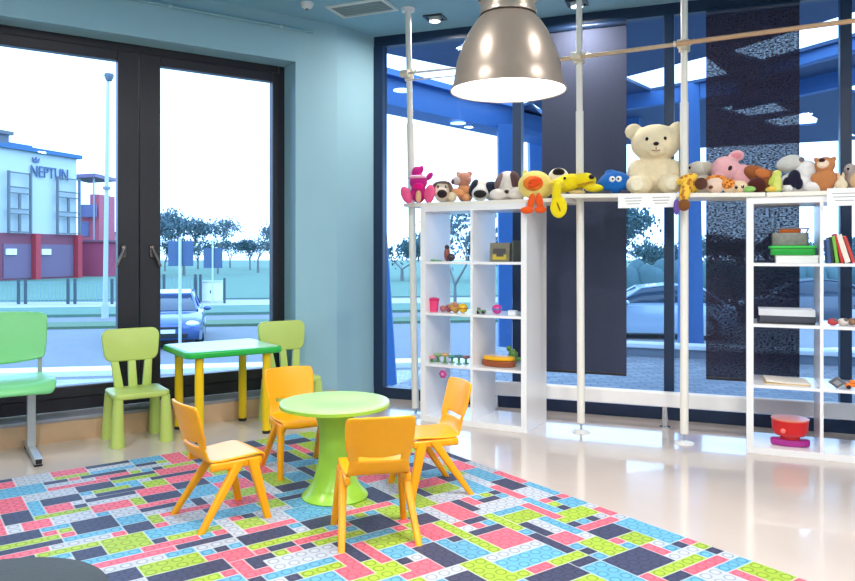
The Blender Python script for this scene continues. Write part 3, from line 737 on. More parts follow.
plush('plush_dog', 'black and white plush dog lying with a large black nose', 'soft toy', 483, .11, ((238, 234, 228), [(-2, 0, 13, 11, 8, 9.5), (-3, -6, 8, 8.5, 6, 8), (9, 3, 8, 8, 7, 7)]),
      [('ear', (46, 46, 62), [(-9, -2, 14, 4.5, 6.5, 9, 0, 20, 0)]), ('ear', (44, 48, 70), [(9.5, -4, 13.5, 8.5, 5, 6.5, 0, 20, 0)]), ('nose', (40, 40, 40), [(-3, -12, 7, 6.5, 3, 4)])])
plush('plush_dog', 'white plush dog with dark brown ears lying on its paws', 'soft toy', 507.5, .12, ((236, 228, 222), [(0, 0, 19, 12, 8.5, 11), (-1, -6, 14, 4, 4, 12), (-9, -8, 6, 9, 5.5, 6), (9, -8, 7, 10, 5.5, 6.5), (2, 2, 8, 11, 8, 8)]),
      [('ear', (96, 70, 74), [(7, -4.5, 20, 5.5, 5, 9.5, 0, -10, 0)]), ('ear', (132, 112, 112), [(-8.5, -3.5, 20, 3.6, 5.5, 8.5, 0, 22, 0)]), ('nose', (70, 56, 56), [(-1, -10.5, 8.5, 2.4, 1.5, 2)])])
plush('plush_duck', 'round pale yellow plush duck with orange beak and hanging orange feet', 'soft toy', 535, .075, ((250, 226, 130), [(0, 0, 15, 17, 10, 14.5), (-10, 2, 27, 3, 2, 4), (8, 4, 12, 10, 7, 10)]),
      [('beak', (246, 130, 40), [(-2, -9, 16, 10, 4, 7.5)]), ('beak_tip', (238, 84, 34), [(0, -12.5, 17, 7, 3, 4.5, 0, -15, 0), (-3, -13, 13, 4, 2.5, 2)]), ('leg', (244, 96, 36), [(-4, -15.5, -3, 3.4, 2.5, 9, 0, 12, 0), (-8, -16, -11, 6.5, 3, 3.5)]), ('leg', (244, 96, 36), [(4, -15.5, -3, 3.6, 2.5, 9, 0, -6, 0), (5, -16, -10.5, 6, 3, 3.5)])])
plush('plush_seal', 'cream plush head with black nose peeking up behind the yellow duck', 'soft toy', 558.5, .25, ((244, 234, 218), [(0, 0, 18, 10.5, 8, 10), (0, 2, 7, 9, 8, 8)]),
      [('nose', (36, 32, 36), [(0, -6, 23, 6, 3, 4)]), ('scarf', (190, 120, 70), [(-2, -3, 9, 8.5, 7, 3)])])
plush('plush_duck', 'long bright yellow plush duck lying with one foot hanging down', 'soft toy', 577, .11, ((250, 222, 30), [(-8, 0, 12, 16, 8, 9, 0, -12, 0), (7, -2, 14, 12, 8, 8), (17, -5, 6, 10, 8, 4), (-19, -6, 10, 7, 9, 6), (-20, -16, 1, 4.5, 4, 11, 0, 8, 0), (-18, -17, -13, 8.5, 3.5, 11)]),
      [('eye_patch', (44, 44, 50), [(14, -9, 17, 3, 2, 2.4)]), ('eye', EYE, [(-12, -8, 16, 1.4, 1, 1.4)]), ('mouth', (190, 140, 30), [(8, -9.5, 10.5, 9, 1.5, 1, 0, -12, 0)]), ('foot_seam', (150, 110, 20), [(-18, -20.4, -13, .9, .6, 5, 0, -20, 0)]), ('beak_underside', (222, 190, 120), [(0, -9, 2, 8, 4, 2)])])
plush('plush_ball', 'round bright blue plush with two white eyes and dark feet', 'soft toy', 615, .13, ((24, 104, 190), [(0, 0, 14, 16, 11, 12), (-4, 0, 25, 6, 4, 2.5), (-15, 0, 12, 3, 3, 6), (15, 0, 12, 3, 3, 6)]),
      [('eye', (240, 244, 250), [(-3, -10.5, 17, 3, 1.6, 3)]), ('eye', (240, 244, 250), [(3.4, -10.5, 17, 3, 1.6, 3)]), ('pupil', EYE, [(-2.4, -12, 17, 1.1, .8, 1.1), (2.8, -12, 17, 1.1, .8, 1.1)]), ('foot', (64, 66, 84), [(-9, -8, 3, 6, 5, 3)]), ('foot', (64, 66, 84), [(9, -8, 3, 6, 5, 3)])])
CRM = (240, 224, 190)
teddy = plush('teddy_bear', 'large cream teddy bear sitting in the middle of the plank', 'teddy bear', 655.5, .21, (CRM, [(0, 0, 50, 23, 17, 18), (-20, 1, 62, 8.5, 4.5, 8), (20, 1, 62, 8.5, 4.5, 8), (0, -12, 43, 10, 7, 7.5), (0, 2, 20, 20, 14, 20), (-18, -5, 23, 8.5, 7.5, 12, 0, 15, 0), (17, -5, 22, 8.5, 7.5, 12, 0, -15, 0), (-15, -14, 9.5, 12.5, 10, 9.5), (13, -14, 9.5, 12, 10, 9.5)]),
      [('nose', (50, 36, 34), [(0, -18.5, 47, 2.6, 1.6, 1.9)]), ('eye', EYE, [(-8, -15, 52, 1.7, 1.3, 1.9)]), ('eye', EYE, [(8, -15, 52, 1.7, 1.3, 1.9)]), ('mouth', (150, 110, 90), [(0, -19.2, 42.6, .4, .4, 2), (-2, -18.8, 40.6, 2.2, .5, .4, 0, 15, 0), (2, -18.8, 40.6, 2.2, .5, .4, 0, -15, 0)]), ('sole', (246, 234, 208), [(-17, -23.6, 9.5, 6, 1, 6)]), ('sole', (246, 234, 208), [(14, -23.6, 9.5, 6, 1, 6)])], vox=.008)
teddy.scale = (1.05,)*3
GIR = spots_mat('giraffe_plush', (240, 196, 70), (196, 120, 40), 34)
plush('plush_giraffe', 'yellow and brown plush giraffe hanging its head over the plank edge', 'soft toy', 689, .05, (GIR, [(2, 0, 9, 10, 6, 9), (-2, -5, 14, 11, 4, 5, 0, -20, 0), (-4, -11, 1, 5.5, 4, 12, 0, 10, 0)]),
      [('head', (130, 82, 44), [(-5, -12.5, -12, 6, 4, 6)]), ('hoof', (92, 58, 48), [(11, -7, 9, 6, 3.5, 6)]), ('bow', (112, 84, 170), [(-12, -12, -14, 3, 2, 8)])])
plush('plush_elephant', 'grey white plush animal slumped between teddy bear and pink toy', 'soft toy', 700, .26, ((222, 216, 204), [(0, 0, 26, 13, 8, 8), (-10, -1, 24, 4, 4, 6), (2, 2, 11, 10, 8, 12)]),
      [('eye', EYE, [(-10, -5, 27, 1.3, 1, 1.5)]), ('ear', (206, 200, 186), [(6, -5, 27, 6, 3, 6)])])
plush('plush_pig', 'pink plush animal with drooping head and round ear', 'soft toy', 734, .20, ((246, 184, 192), [(-8, -3, 27, 14, 9, 13), (2, 2, 40, 8, 4, 6, 0, -15, 0), (9, 0, 17, 13, 9, 15, 0, -20, 0), (-13, -6, 20, 7, 5, 6), (18, -4, 8, 8, 6, 7)]),
      [('eye', (60, 44, 60), [(-4, -11.5, 27, 1.8, 1.2, 2.6, 0, 25, 0)]), ('ear_inside', (236, 150, 164), [(2, -1.6, 40, 5, 1.4, 3.4, 0, -15, 0)]), ('nostril', (150, 90, 80), [(-15, -10.5, 19.5, 1.6, 1, 1.4)])])
TIG = spots_mat('tiger_plush', (240, 150, 60), (150, 84, 30), 60)
plush('plush_tiger', 'tiny tiger plush with pale pink face under the pink toy', 'soft toy', 715, .07, ((244, 214, 196), [(0, 0, 8, 10, 6, 8)]),
      [('stripes', TIG, [(1, 3, 14, 10, 5, 5)]), ('nose', (120, 60, 40), [(-4, -5.6, 6, 2, 1.5, 1.8)])])
plush('plush_tiger', 'small orange tiger plush right of the pink-faced tiny one', 'soft toy', 736, .06, ((246, 216, 180), [(3, 0, 6.5, 8, 6, 6.5), (-6, 1, 7, 7, 5, 7)]),
      [('stripes', TIG, [(-7, -2, 9.5, 6.5, 4, 5.5)]), ('eye', EYE, [(0, -6, 5.5, 1.4, 1.2, 1.7)]), ('eye', EYE, [(6, -5.6, 6, 1.4, 1.2, 1.7)]), ('leaf_collar', (150, 200, 110), [(12, -3, 3.5, 6, 3, 3.2)])])
plush('plush_monkey', 'dark brown plush monkey lying on its side against the pink toy', 'soft toy', 760, .14, ((160, 92, 52), [(-3, 2, 21, 13, 8, 8, 0, 25, 0), (6, 0, 15, 10, 8, 10), (-2, -1, 8, 11, 8, 8)]),
      [('face', (206, 120, 66), [(2, -7, 20, 7, 3, 5, 0, 20, 0)]), ('belly', (86, 42, 40), [(-3, -7, 9, 8, 4, 7.5)]), ('ear', (216, 160, 130), [(11, -7, 12, 2.4, 2, 4)])])
plush('plush_frog', 'small yellow-green plush toy left of the white dog', 'soft toy', 776, .06, ((214, 222, 120), [(0, 0, 10, 5.5, 5, 10), (-2, -2, 3.2, 8, 5, 3.2), (1, 0, 19, 4.5, 4, 4)]),
      [('patch', (240, 200, 90), [(-4, -5, 3.6, 5, 3, 2.6)]), ('arm', (196, 214, 90), [(-4, -4, 12, 2.4, 2.4, 5, 0, 25, 0)])])
plush('plush_dog', 'white and grey plush dog with a black paw patch', 'soft toy', 797, .15, ((240, 238, 240), [(8, 0, 22, 11, 8, 11), (0, 0, 11, 16, 8, 11), (15, -6, 6, 11, 6, 6), (-9, -6, 5, 6, 6, 5)]),
      [('head', (206, 206, 204), [(-6, -1, 30, 13, 7, 8.5, 0, -12, 0)]), ('ear', (120, 112, 116), [(4, -6, 33, 2.6, 2, 2.4)]), ('black_patch', (30, 32, 56), [(-3, -8, 14, 6, 4, 9, 0, 8, 0), (-9, -8, 10, 4, 3, 6), (1, -9, 9, 4, 3, 6)])])
plush('plush_bear', 'caramel brown plush bear standing upright with head tipped back', 'soft toy', 825, .11, ((198, 130, 82), [(0, 0, 12, 11, 8, 12), (0, 0, 27, 9.5, 8, 8.5), (-8, 1, 33, 2.6, 2, 2.6), (8, 1, 33, 2.6, 2, 2.6), (-10, -2, 13, 3, 3, 6), (11, -2, 13, 3.4, 3, 6)]),
      [('muzzle', (240, 216, 196), [(-2, -6.5, 27.5, 5.5, 3, 4.5)]), ('nose', (60, 36, 34), [(-3, -8, 31, 3, 2, 2.4)])])
plush('plush_rabbit', 'small cream plush right of the caramel bear', 'soft toy', 841, .07, ((236, 218, 188), [(0, 0, 6, 6, 5, 6), (0, 2, 11, 3.5, 4, 5)]), [('ear', (226, 200, 168), [(-2, 1, 15, 1.4, 1.2, 4), (2, 1, 15, 1.4, 1.2, 4)])])
plush('plush_puppy', 'grey and tan plush puppy at the right frame edge', 'soft toy', 857, .12, ((176, 164, 164), [(0, 0, 12, 11, 8, 12), (-6, -2, 22, 6, 6, 6), (6, -2, 23, 7, 6, 7)]),
      [('patch', (216, 180, 140), [(0, -7, 10, 7, 3, 8), (3, -6, 24, 5, 4, 5)]), ('eye', EYE, [(-8, -7.6, 22, 1.2, 1, 1.4)])])

# ------------------------------------------------------------------ things on the shelves
def shp(sh, px, row, d):
    o, u, n = ((F1-U1*SW), U1, N1) if sh == 1 else (S2, U2, N2)
    q = o+n*d; s = on_line(q, u, px); p = q+u*s
    return Vector((p[0], p[1], board_z(row)+.0005)), math.atan2(u[1], u[0])
def item(name, label, cat, sh, px, row, d, rz=0, group=None):
    p, a = shp(sh, px, row, d); return thing(name, label, cat, p, a+R(rz), group), p[1]/F
# left shelf
t, s = item('figurine', 'small brown standing toy figure on the top left shelf cell', 'toy', 1, 447, 3, .15)
bm = BM(); ell(bm, (0, 0, 7*s), (3*s, 3*s, 7*s)); finish(bm, 'body', paint((150, 84, 74)), t, True)
bm = BM(); ell(bm, (4*s, 0, 4*s), (5*s, 3*s, 4*s)); ell(bm, (0, 0, 14*s), (2.4*s,)*3); finish(bm, 'trim', paint((70, 60, 66)), t, True)
t, s = item('toy_snake', 'thin green toy lying flat on the top left shelf cell', 'toy', 1, 437, 3, .07)
bm = BM(); ell(bm, (0, 0, .006), (6*s, 2*s, .006)); ell(bm, (-5*s, 1*s, .007), (3*s, 1.6*s, .007)); finish(bm, 'body', paint((110, 176, 120)), t, True)
t, s = item('picture_box', 'olive picture box standing on the top right cell of the left shelf', 'box', 1, 499, 3, .12, -4)
bm = BM(); lbox(bm, -11*s, 11*s, 0, .05, 0, 19*s, Matrix.Rotation(R(-5), 4, 'X'), bev=.003); finish(bm, 'carton', mat('olive_card', (128, 124, 108), .6, var=.3, scale=30), t)
bm = BM(); M = Matrix.Rotation(R(-5), 4, 'X'); lbox(bm, -7*s, 8*s, -.003, -.0005, 2*s, 7*s, M); finish(bm, 'yellow_print', paint((206, 186, 60)), t)
bm = BM(); lbox(bm, -7*s, 7*s, -.003, -.0005, 8*s, 13*s, M); lbox(bm, -3*s, 5*s, -.0035, -.003, 5*s, 11*s, M); finish(bm, 'dark_print', paint((80, 78, 80)), t)
t, s = item('book', 'thin dark book standing by the right side of the left shelf', 'book', 1, 519.5, 3, .16, 70)
bm = BM(); lbox(bm, -.07, .07, -.006, .006, 0, .14, None, bev=.001); finish(bm, 'cover', paint((88, 92, 84)), t)
bm = BM(); lbox(bm, -.068, .071, -.0045, .0045, .002, .138, None); finish(bm, 'pages', paint((230, 226, 214)), t)
t, s = item('toy_cup', 'pink toy cup on the second cell of the left shelf', 'toy', 1, 434, 2, .09)
bm = BM(); lathe(bm, [(0, 0), (4*s, 0), (5.2*s, 13*s), (4.4*s, 13*s), (3.4*s, 1.5*s), (0, 1.5*s)], 24); finish(bm, 'cup', plastic((236, 70, 128)), t, True)
bm = BM(); lathe(bm, [(3*s, 14*s), (5.5*s, 13.2*s), (5.5*s, 11*s), (5.2*s, 10.8*s)], 20); finish(bm, 'lip', plastic((214, 40, 110)), t, True)
for k, (px, c, r, lab) in enumerate(((443, (190, 110, 130), 4, 'mauve toy lump beside the pink cup'), (449, (168, 96, 104), 4.5, 'dusky red toy lump in the second cell of the left shelf'), (455, (206, 160, 90), 6.5, 'tan toy leaning on the yellow toy ball'))):
    t, s = item('soft_block', lab, 'toy', 1, px, 2, .10+.025*(k % 2))
    bm = BM(); ell(bm, (0, 0, r*s*.8), (r*s*.9, r*s*.7, r*s*.8), (0, .4*k, 0)); finish(bm, 'body', plastic(c), t, True)
    bm = BM(); ell(bm, (.3*r*s, -.4*r*s, r*s*1.2), (r*s*.4, r*s*.4, r*s*.4)); finish(bm, 'knob', plastic((200, 130, 110)), t, True)
t, s = item('toy_ball', 'yellow toy ball on the second cell of the left shelf', 'ball', 1, 463, 2, .07)
bm = BM(); ell(bm, (0, 0, 5*s), (5*s, 5*s, 5*s)); finish(bm, 'ball', plastic((240, 196, 40)), t, True)
bm = BM(); lathe(bm, [(4.9*s, 4.2*s), (5.15*s, 4.2*s), (5.15*s, 5.6*s), (4.9*s, 5.6*s)], 24); finish(bm, 'band', plastic((190, 120, 50)), t, True)
t, s = item('toy_train', 'low green toy pieces on the right second cell of left shelf', 'toy', 1, 481, 2, .08)
bm = BM(); lbox(bm, -5*s, 5*s, -2*s, 2*s, 1*s, 4*s, None, bev=.004); lbox(bm, -5*s, -1*s, -2*s, 2*s, 4*s, 6*s, None, bev=.004); finish(bm, 'body', paint((120, 150, 120)), t)
bm = BM()
for x in (-3, 3): rod(bm, (x*s, -2.3*s, 1.5*s), (x*s, 2.3*s, 1.5*s), 1.5*s)
finish(bm, 'wheel', BLACK, t)
t, s = item('toy_ball', 'magenta toy ball on the right second cell of left shelf', 'ball', 1, 497, 2, .10)
bm = BM(); ell(bm, (0, 0, 5*s), (5*s, 5*s, 5*s)); finish(bm, 'ball', plastic((206, 60, 150)), t, True)
bm = BM(); lathe(bm, [(4.6*s, 4*s), (5.1*s, 4.4*s), (5.1*s, 5.4*s), (4.6*s, 5.8*s)], 24); finish(bm, 'band', plastic((60, 130, 200)), t, True)
t, s = item('small_box', 'small white box on the right second cell of left shelf', 'box', 1, 511.5, 2, .04)
bm = BM(); lbox(bm, -4*s, 4*s, 0, .04, 0, 4*s, None, bev=.002); finish(bm, 'carton', paint((238, 240, 246)), t)
bm = BM(); lbox(bm, -4.2*s, 4.2*s, -.001, .041, 4*s, 5*s, None, bev=.002); finish(bm, 'lid', paint((226, 230, 240)), t)
for k, (px, c, lab) in enumerate(((432, (226, 150, 160), 'pink toy flower, leftmost in the third cell of the left shelf'), (438, (140, 176, 110), 'leaf green toy flower in the third cell of the left shelf'), (445, (206, 170, 110), 'tan toy flower in the third cell of the left shelf'), (452, (86, 160, 150), 'teal toy flower in the third cell of the left shelf'), (459, (70, 120, 130), 'dark teal toy flower in the third cell of the left shelf'), (466, (170, 120, 120), 'brownish toy flower, rightmost in the third cell of the left shelf'))):
    t, s = item('toy_flower', lab, 'toy', 1, px, 1, .08+.04*(k % 2), k*35, 'toy flowers in the third cell')
    hgt = (8, 11, 14, 10, 13, 11)[k]*s*.6
    bm = BM(); rod(bm, (0, 0, 0), (0, 0, hgt), 1.2*s); rod(bm, (0, 0, 0), (0, 0, .004), 3*s); finish(bm, 'stem', paint((96, 150, 90)), t)
    bm = BM()
    for q in range(5): ell(bm, (2.3*s*math.cos(q*1.256), 2.3*s*math.sin(q*1.256), hgt), (2*s, 2*s, 1.6*s))
    finish(bm, 'petals', plastic(c), t, True)
t, s = item('toy_rattle', 'purple flower-shaped toy leaning below the third left shelf board', 'toy', 1, 443, 0, .02)
p, a = shp(1, 443, 1, -.016); t.location = (p[0], p[1], p[2]-.06); t.rotation_euler[2] = a
bm = BM()
for q in range(6): ell(bm, (2.6*s*math.cos(q*1.047), 0, 2.6*s*math.sin(q*1.047)), (1.8*s, 1.2*s, 1.8*s))
finish(bm, 'petals', plastic((190, 60, 140)), t, True)
bm = BM(); ell(bm, (0, -1.2*s, 0), (1.6*s, 1*s, 1.6*s)); rod(bm, (0, .0, 2*s), (0, 0, .0555), .0015); finish(bm, 'hanger', plastic((236, 150, 200)), t, True)
t, s = item('toy_boat', 'oval yellow and brown toy tray on the third right shelf cell', 'toy', 1, 499, 1, .13)
bm = BM(); pts = [(18*s*math.cos(k*math.pi/16), 10*s*math.sin(k*math.pi/16)) for k in range(32)]
prism(bm, pts, 0, 6*s, bev=.008); finish(bm, 'hull', plastic((150, 76, 40)), t, True)
bm = BM(); prism(bm, [(x*.93, y*.9) for x, y in pts], 6*s, 10*s, bev=.008); finish(bm, 'deck', plastic((246, 184, 30)), t, True)
t, s = item('toy_dinosaur', 'small green toy animal behind the oval yellow toy', 'toy', 1, 513, 1, .27)
bm = BM(); ell(bm, (0, 0, 8*s), (5*s, 3*s, 6*s)); ell(bm, (-4*s, 0, 15*s), (3*s, 2*s, 3*s)); ell(bm, (-2.6*s, 0, 11*s), (1.8*s, 1.8*s, 4*s)); ell(bm, (5*s, 0, 5*s), (5*s, 1.6*s, 2*s))
for x in (-3, 3): ell(bm, (x*s, 0, 3*s), (1.8*s, 2*s, 3*s))
finish(bm, 'body', paint((96, 150, 70)), t, True)
bm = BM(); 
for x in (-2, 1, 4): ell(bm, (x*s, 0, (14-abs(x))*s), (1*s, .6*s, 1.8*s))
finish(bm, 'spines', paint((210, 190, 60)), t, True)
# right shelf
t, s = item('flat_box', 'white flat box under the green storage box', 'box', 2, 797, 3, .07)
bm = BM(); lbox(bm, -19*s, 19*s, 0, .2, 0, 7.5*s, None, bev=.003); finish(bm, 'carton', paint((244, 244, 244)), t)
bm = BM(); lbox(bm, -19.3*s, 19.3*s, -.002, .202, 5*s, 7.8*s, None, bev=.003); finish(bm, 'lid', paint((250, 250, 250)), t)
zb = 7.9*s
t, s = item('storage_box', 'green plastic box stacked on the white flat box', 'box', 2, 793, 3, .06); t.location.z += zb
bm = BM(); prism(bm, rrect(40*s, .2, .02), 0, 7*s, Matrix.Translation((0, .1, 0)), bev=.004); finish(bm, 'tub', plastic((34, 164, 60)), t, True)
bm = BM(); prism(bm, rrect(43*s, .215, .022), 7*s, 9.5*s, Matrix.Translation((0, .1, 0)), bev=.003); finish(bm, 'rim', plastic((60, 200, 80)), t, True)
zb += 9.6*s
t, s = item('toy_bin', 'grey toy-filled tub with an orange lid on the green box', 'box', 2, 791, 3, .07); t.location.z += zb
bm = BM(); prism(bm, rrect(33*s, .17, .03), 0, 13*s, Matrix.Translation((0, .1, 0)), bev=.004); finish(bm, 'tub', mat('grey_mottled', (132, 134, 128), .5, var=.45, scale=45), t, True)
bm = BM(); prism(bm, rrect(20*s, .10, .03), 13*s, 18*s, Matrix.Translation((0, .1, 0)), bev=.006); finish(bm, 'lid', plastic((246, 120, 40)), t, True)
bm = BM(); rod(bm, (-17*s, .03, 17*s), (17*s, .03, 17*s), .004); rod(bm, (-16*s, .03, 17*s), (-14*s, .06, 12*s), .004); rod(bm, (16*s, .03, 17*s), (14*s, .06, 12*s), .004); finish(bm, 'handle', paint((90, 96, 100)), t)
for k, (px, c, w, hh, tilt, lab) in enumerate(((829.5, (60, 90, 150), 3, 24, 4, 'blue upright book in the right shelf, leftmost of its row'), (833, (34, 60, 50), 2.5, 26, 6, 'dark green book beside the blue one'), (837.5, (120, 190, 70), 3, 27, 8, 'lime green leaning book in the right shelf'), (842.5, (204, 50, 50), 2.6, 30, 12, 'red-spined leaning book in the right shelf'), (848, (238, 226, 216), 5, 29, 16, 'thick white leaning book in the right shelf'), (854, (196, 60, 56), 3, 28, 17, 'red leaning book at the frame edge in the right shelf'))):
    t, s = item('book', lab, 'book', 2, px, 3, .1, 0, 'books leaning in the right shelf')
    M = Matrix.Rotation(R(-tilt), 4, 'Y'); dz = w*s/2*math.sin(R(tilt))
    M = Matrix.Translation((0, 0, dz)) @ M
    bm = BM(); lbox(bm, -w*s/2, w*s/2, 0, .15, 0, hh*s, M, bev=.001); finish(bm, 'cover', paint(c), t)
    bm = BM(); lbox(bm, -w*s/2*.75, w*s/2*.75, .004, .152, .002, hh*s+.0008, M); finish(bm, 'pages', paint((236, 230, 218)), t)
t, s = item('paper_stack', 'white papers on a dark tray in the right shelf second cell', 'paper', 2, 786, 2, .05)
bm = BM(); lbox(bm, -26*s, 26*s, 0, .24, 0, .012, None, bev=.002); finish(bm, 'tray', paint((40, 42, 50)), t)
bm = BM(); lbox(bm, -24*s, 27*s, .0, .22, .012, .045, Matrix.Rotation(R(-2), 4, 'Z'), bev=.002); finish(bm, 'dark_folder', paint((66, 70, 84)), t)
bm = BM()
for k in range(6): lbox(bm, -25*s, 26*s, .0, .22, .046+.006*k, .051+.006*k, Matrix.Rotation(R((k*37 % 9)-5), 4, 'Z'))
finish(bm, 'sheets', paint((236, 240, 248), .6), t)
for k, (px, c, lab) in enumerate(((833, (190, 50, 60), 'red toy piece in the right column second cell'), (843, (226, 216, 206), 'whitish toy piece in the right column second cell'), (853, (150, 110, 80), 'brown toy piece at the frame edge in the second cell'))):
    t, s = item('toy_piece', lab, 'toy', 2, px, 2, .06+.03*k)
    bm = BM(); ell(bm, (0, 0, 3.6*s), (5*s, 4*s, 3.6*s)); finish(bm, 'body', plastic(c), t, True)
    bm = BM(); ell(bm, (2*s, -2*s, 5.5*s), (2*s, 2*s, 2*s)); finish(bm, 'knob', plastic((100, 96, 100)), t, True)
t, s = item('picture_book', 'open flat picture book in the third cell of right shelf', 'book', 2, 788, 1, .06)
bm = BM(); lbox(bm, -21*s, 21*s, 0, .2, 0, .006, Matrix.Rotation(R(4), 4, 'Z')); finish(bm, 'cover', paint((220, 190, 140)), t)
bm = BM(); lbox(bm, -20*s, 0, .002, .198, .0062, .016, Matrix.Rotation(R(4), 4, 'Z') @ Matrix.Rotation(R(3), 4, 'Y')); lbox(bm, 0, 20*s, .002, .198, .0062, .014, Matrix.Rotation(R(4), 4, 'Z')); finish(bm, 'pages', mat('printed_pages', (240, 232, 222), .6, var=.1, scale=20), t)
t, s = item('toy_fish', 'dark grey diamond-shaped toy in the third cell right column', 'toy', 2, 837, 1, .05)
bm = BM(); prism(bm, [(-8*s, 0), (0, -6*s), (8*s, 0), (0, 6*s)], -.015, .015, Matrix.Translation((0, 0, 6*s)) @ Matrix.Rotation(R(90), 4, 'X'), bev=.006); finish(bm, 'body', paint((96, 98, 104)), t, True)
bm = BM(); prism(bm, [(-4*s, 0), (0, -3*s), (4*s, 0), (0, 3*s)], -.018, .018, Matrix.Translation((0, 0, 6*s)) @ Matrix.Rotation(R(90), 4, 'X')); finish(bm, 'facet', paint((150, 152, 158)), t)
t, s = item('toy_car', 'orange toy car in the third cell at the frame edge', 'toy', 2, 853, 1, .06)
bm = BM(); lbox(bm, -7*s, 7*s, -3*s, 3*s, 2*s, 6*s, None, bev=.006); lbox(bm, -3*s, 4*s, -2.6*s, 2.6*s, 6*s, 9*s, None, bev=.006); finish(bm, 'body', plastic((246, 130, 40)), t, True)
for x in (-4, 4):
    bm = BM(); rod(bm, (x*s, -3.3*s, 2*s), (x*s, 3.3*s, 2*s), 2*s); finish(bm, 'wheel', BLACK, t, True)
t, s = item('toy_pot', 'red toy pot on a purple base at the bottom of right shelf', 'toy', 2, 790, 0, .12)
bm = BM(); prism(bm, [(18*s*math.cos(k*math.pi/16), 9*s*math.sin(k*math.pi/16)) for k in range(32)], 0, 7*s, bev=.012); finish(bm, 'base', plastic((176, 44, 150)), t, True)
bm = BM(); lathe(bm, [(0, 7*s), (9*s, 7*s), (9*s, 9.5*s), (14*s, 11*s), (16.5*s, 15*s), (17*s, 25*s), (17.4*s, 26*s), (15.8*s, 26*s), (15*s, 16*s), (0, 13*s)], 40); finish(bm, 'pot', plastic((222, 28, 34)), t, True)
bm = BM(); lathe(bm, [(15.8*s, 26*s), (17.5*s, 26.2*s), (17.5*s, 27.2*s), (0, 27.8*s)], 40); finish(bm, 'lid', plastic((236, 140, 110)), t, True)
bm = BM(); ell(bm, (-7*s, -16*s, 17*s), (2.4*s, 1*s, 2.4*s)); finish(bm, 'badge', plastic((244, 120, 110)), t, True)

# ------------------------------------------------------------------ outdoors
GZ = -1.15
def og(px, py): Z = (H-GZ)*F/(py-HY); return Vector(((px-CX)/F*Z, Z, GZ))
bm = BM(); lbox(bm, -150, 150, -4, 240, GZ-.5, GZ, None)
asph = mat('asphalt', (112, 116, 122), .85, var=.12, scale=2)
struct(finish(bm, 'ground', asph))
rd = Vector((math.sin(R(80)), math.cos(R(80))))
def strip(Z0, Z1, h, m, name):
    o = og(120, HY+(H-GZ)*F/Z0); bm = BM(); n = Vector((-rd[1], rd[0]))
    M = MX((o[0], o[1]), rd, GZ); lbox(bm, -120, 160, 0, Z1-Z0, 0, h, M); struct(finish(bm, name, m))
grass = mat('lawn', (86, 120, 102), .9, var=.25, scale=1.5)
strip(26.8, 30.6, .10, grass, 'ground_verge'); strip(31.0, 34.5, .06, mat('footpath', (164, 162, 160), .8), 'ground_footpath'); strip(36, 200, .05, grass, 'ground_lawn')
strip(13.9, 14.5, .1, mat('kerb', (226, 226, 226), .7), 'ground_kerb'); strip(22.6, 24.2, .08, mat('hedge_edge', (84, 110, 84), .9, var=.3), 'ground_edging')
def pave_mat():
    m = mat('paving', (190, 190, 192), .7); nt = m.node_tree; b = nt.nodes['Principled BSDF']
    tc = nt.nodes.new('ShaderNodeTexCoord'); br = nt.nodes.new('ShaderNodeTexBrick'); br.inputs['Scale'].default_value = 3
    br.inputs['Color1'].default_value = srgb((184, 184, 186))+(1,); br.inputs['Color2'].default_value = srgb((150, 152, 160))+(1,); br.inputs['Mortar'].default_value = srgb((120, 122, 130))+(1,)
    nt.links.new(tc.outputs['Object'], br.inputs['Vector']); nt.links.new(br.outputs[0], b.inputs['Base Color']); return m
PAVE = pave_mat()
strip(6.8, 13.8, .03, PAVE, 'ground_paving')
# terrace outside the glass wall
bm = BM(); lbox(bm, -.2, 9, .06, 3.9, GZ, -.06, MG); struct(finish(bm, 'ground_terrace', PAVE))
t = thing('terrace_wall', 'low white-topped kerb wall edging the terrace outside', 'wall', MG @ Vector((.6, 3.75, -.06)), math.atan2(GD[1], GD[0]))
bm = BM(); lbox(bm, 0, 8, -.1, .1, 0, .10, None); finish(bm, 'wall_block', paint((130, 136, 146), .8), t)
bm = BM(); lbox(bm, -.02, 8.02, -.14, .14, .10, .15, None, bev=.01); finish(bm, 'coping', paint((240, 240, 240), .6), t)

# canopy
CZ = 3.4
def cpt(px, py): p = gp(px, py, CZ); return (p[0], p[1])
a0 = GL+GN*.35; a1 = GL+GD*8+GN*.35
outer = [tuple(a0), cpt(384, 53), cpt(470, 71), cpt(515, 92), cpt(545, 112), cpt(600, 143), cpt(700, 148), cpt(855, 140), cpt(980, 130), tuple(a1)]
holes = [[(622, 78), (706, 57), (731, 76), (651, 91)], [(728, 52), (855, 12), (900, 5), (900, 24), (761, 63)], [(772, 67), (900, 26), (900, 42), (784, 72)],
         [(718, 109), (765, 98), (791, 112), (749, 118)], [(761, 121), (806, 113), (818, 119), (816, 125), (779, 128)], [(803, 79), (824, 77), (830, 80), (809, 84)], [(821, 85), (860, 74), (900, 80), (860, 94), (842, 90)],
         [(655, 97), (690, 87), (700, 92), (668, 104)], [(517, 108), (530, 104), (543, 116), (526, 118)]]
cu = bpy.data.curves.new('canopy_c', 'CURVE'); cu.dimensions = '2D'; cu.fill_mode = 'BOTH'; cu.extrude = .02
for loop in [outer]+[[cpt(*q) for q in h_] for h_ in holes]:
    sp = cu.splines.new('POLY'); sp.points.add(len(loop)-1)
    for k, q in enumerate(loop): sp.points[k].co = (q[0], q[1], 0, 1)
    sp.use_cyclic_u = True
co = bpy.data.objects.new('canopy_c', cu); COL.objects.link(co)
dg = bpy.context.evaluated_depsgraph_get(); dg.update(); me = bpy.data.meshes.new_from_object(co.evaluated_get(dg)); bpy.data.objects.remove(co)
BLU = mat('blue_steel', (60, 108, 166), .5, var=.08)
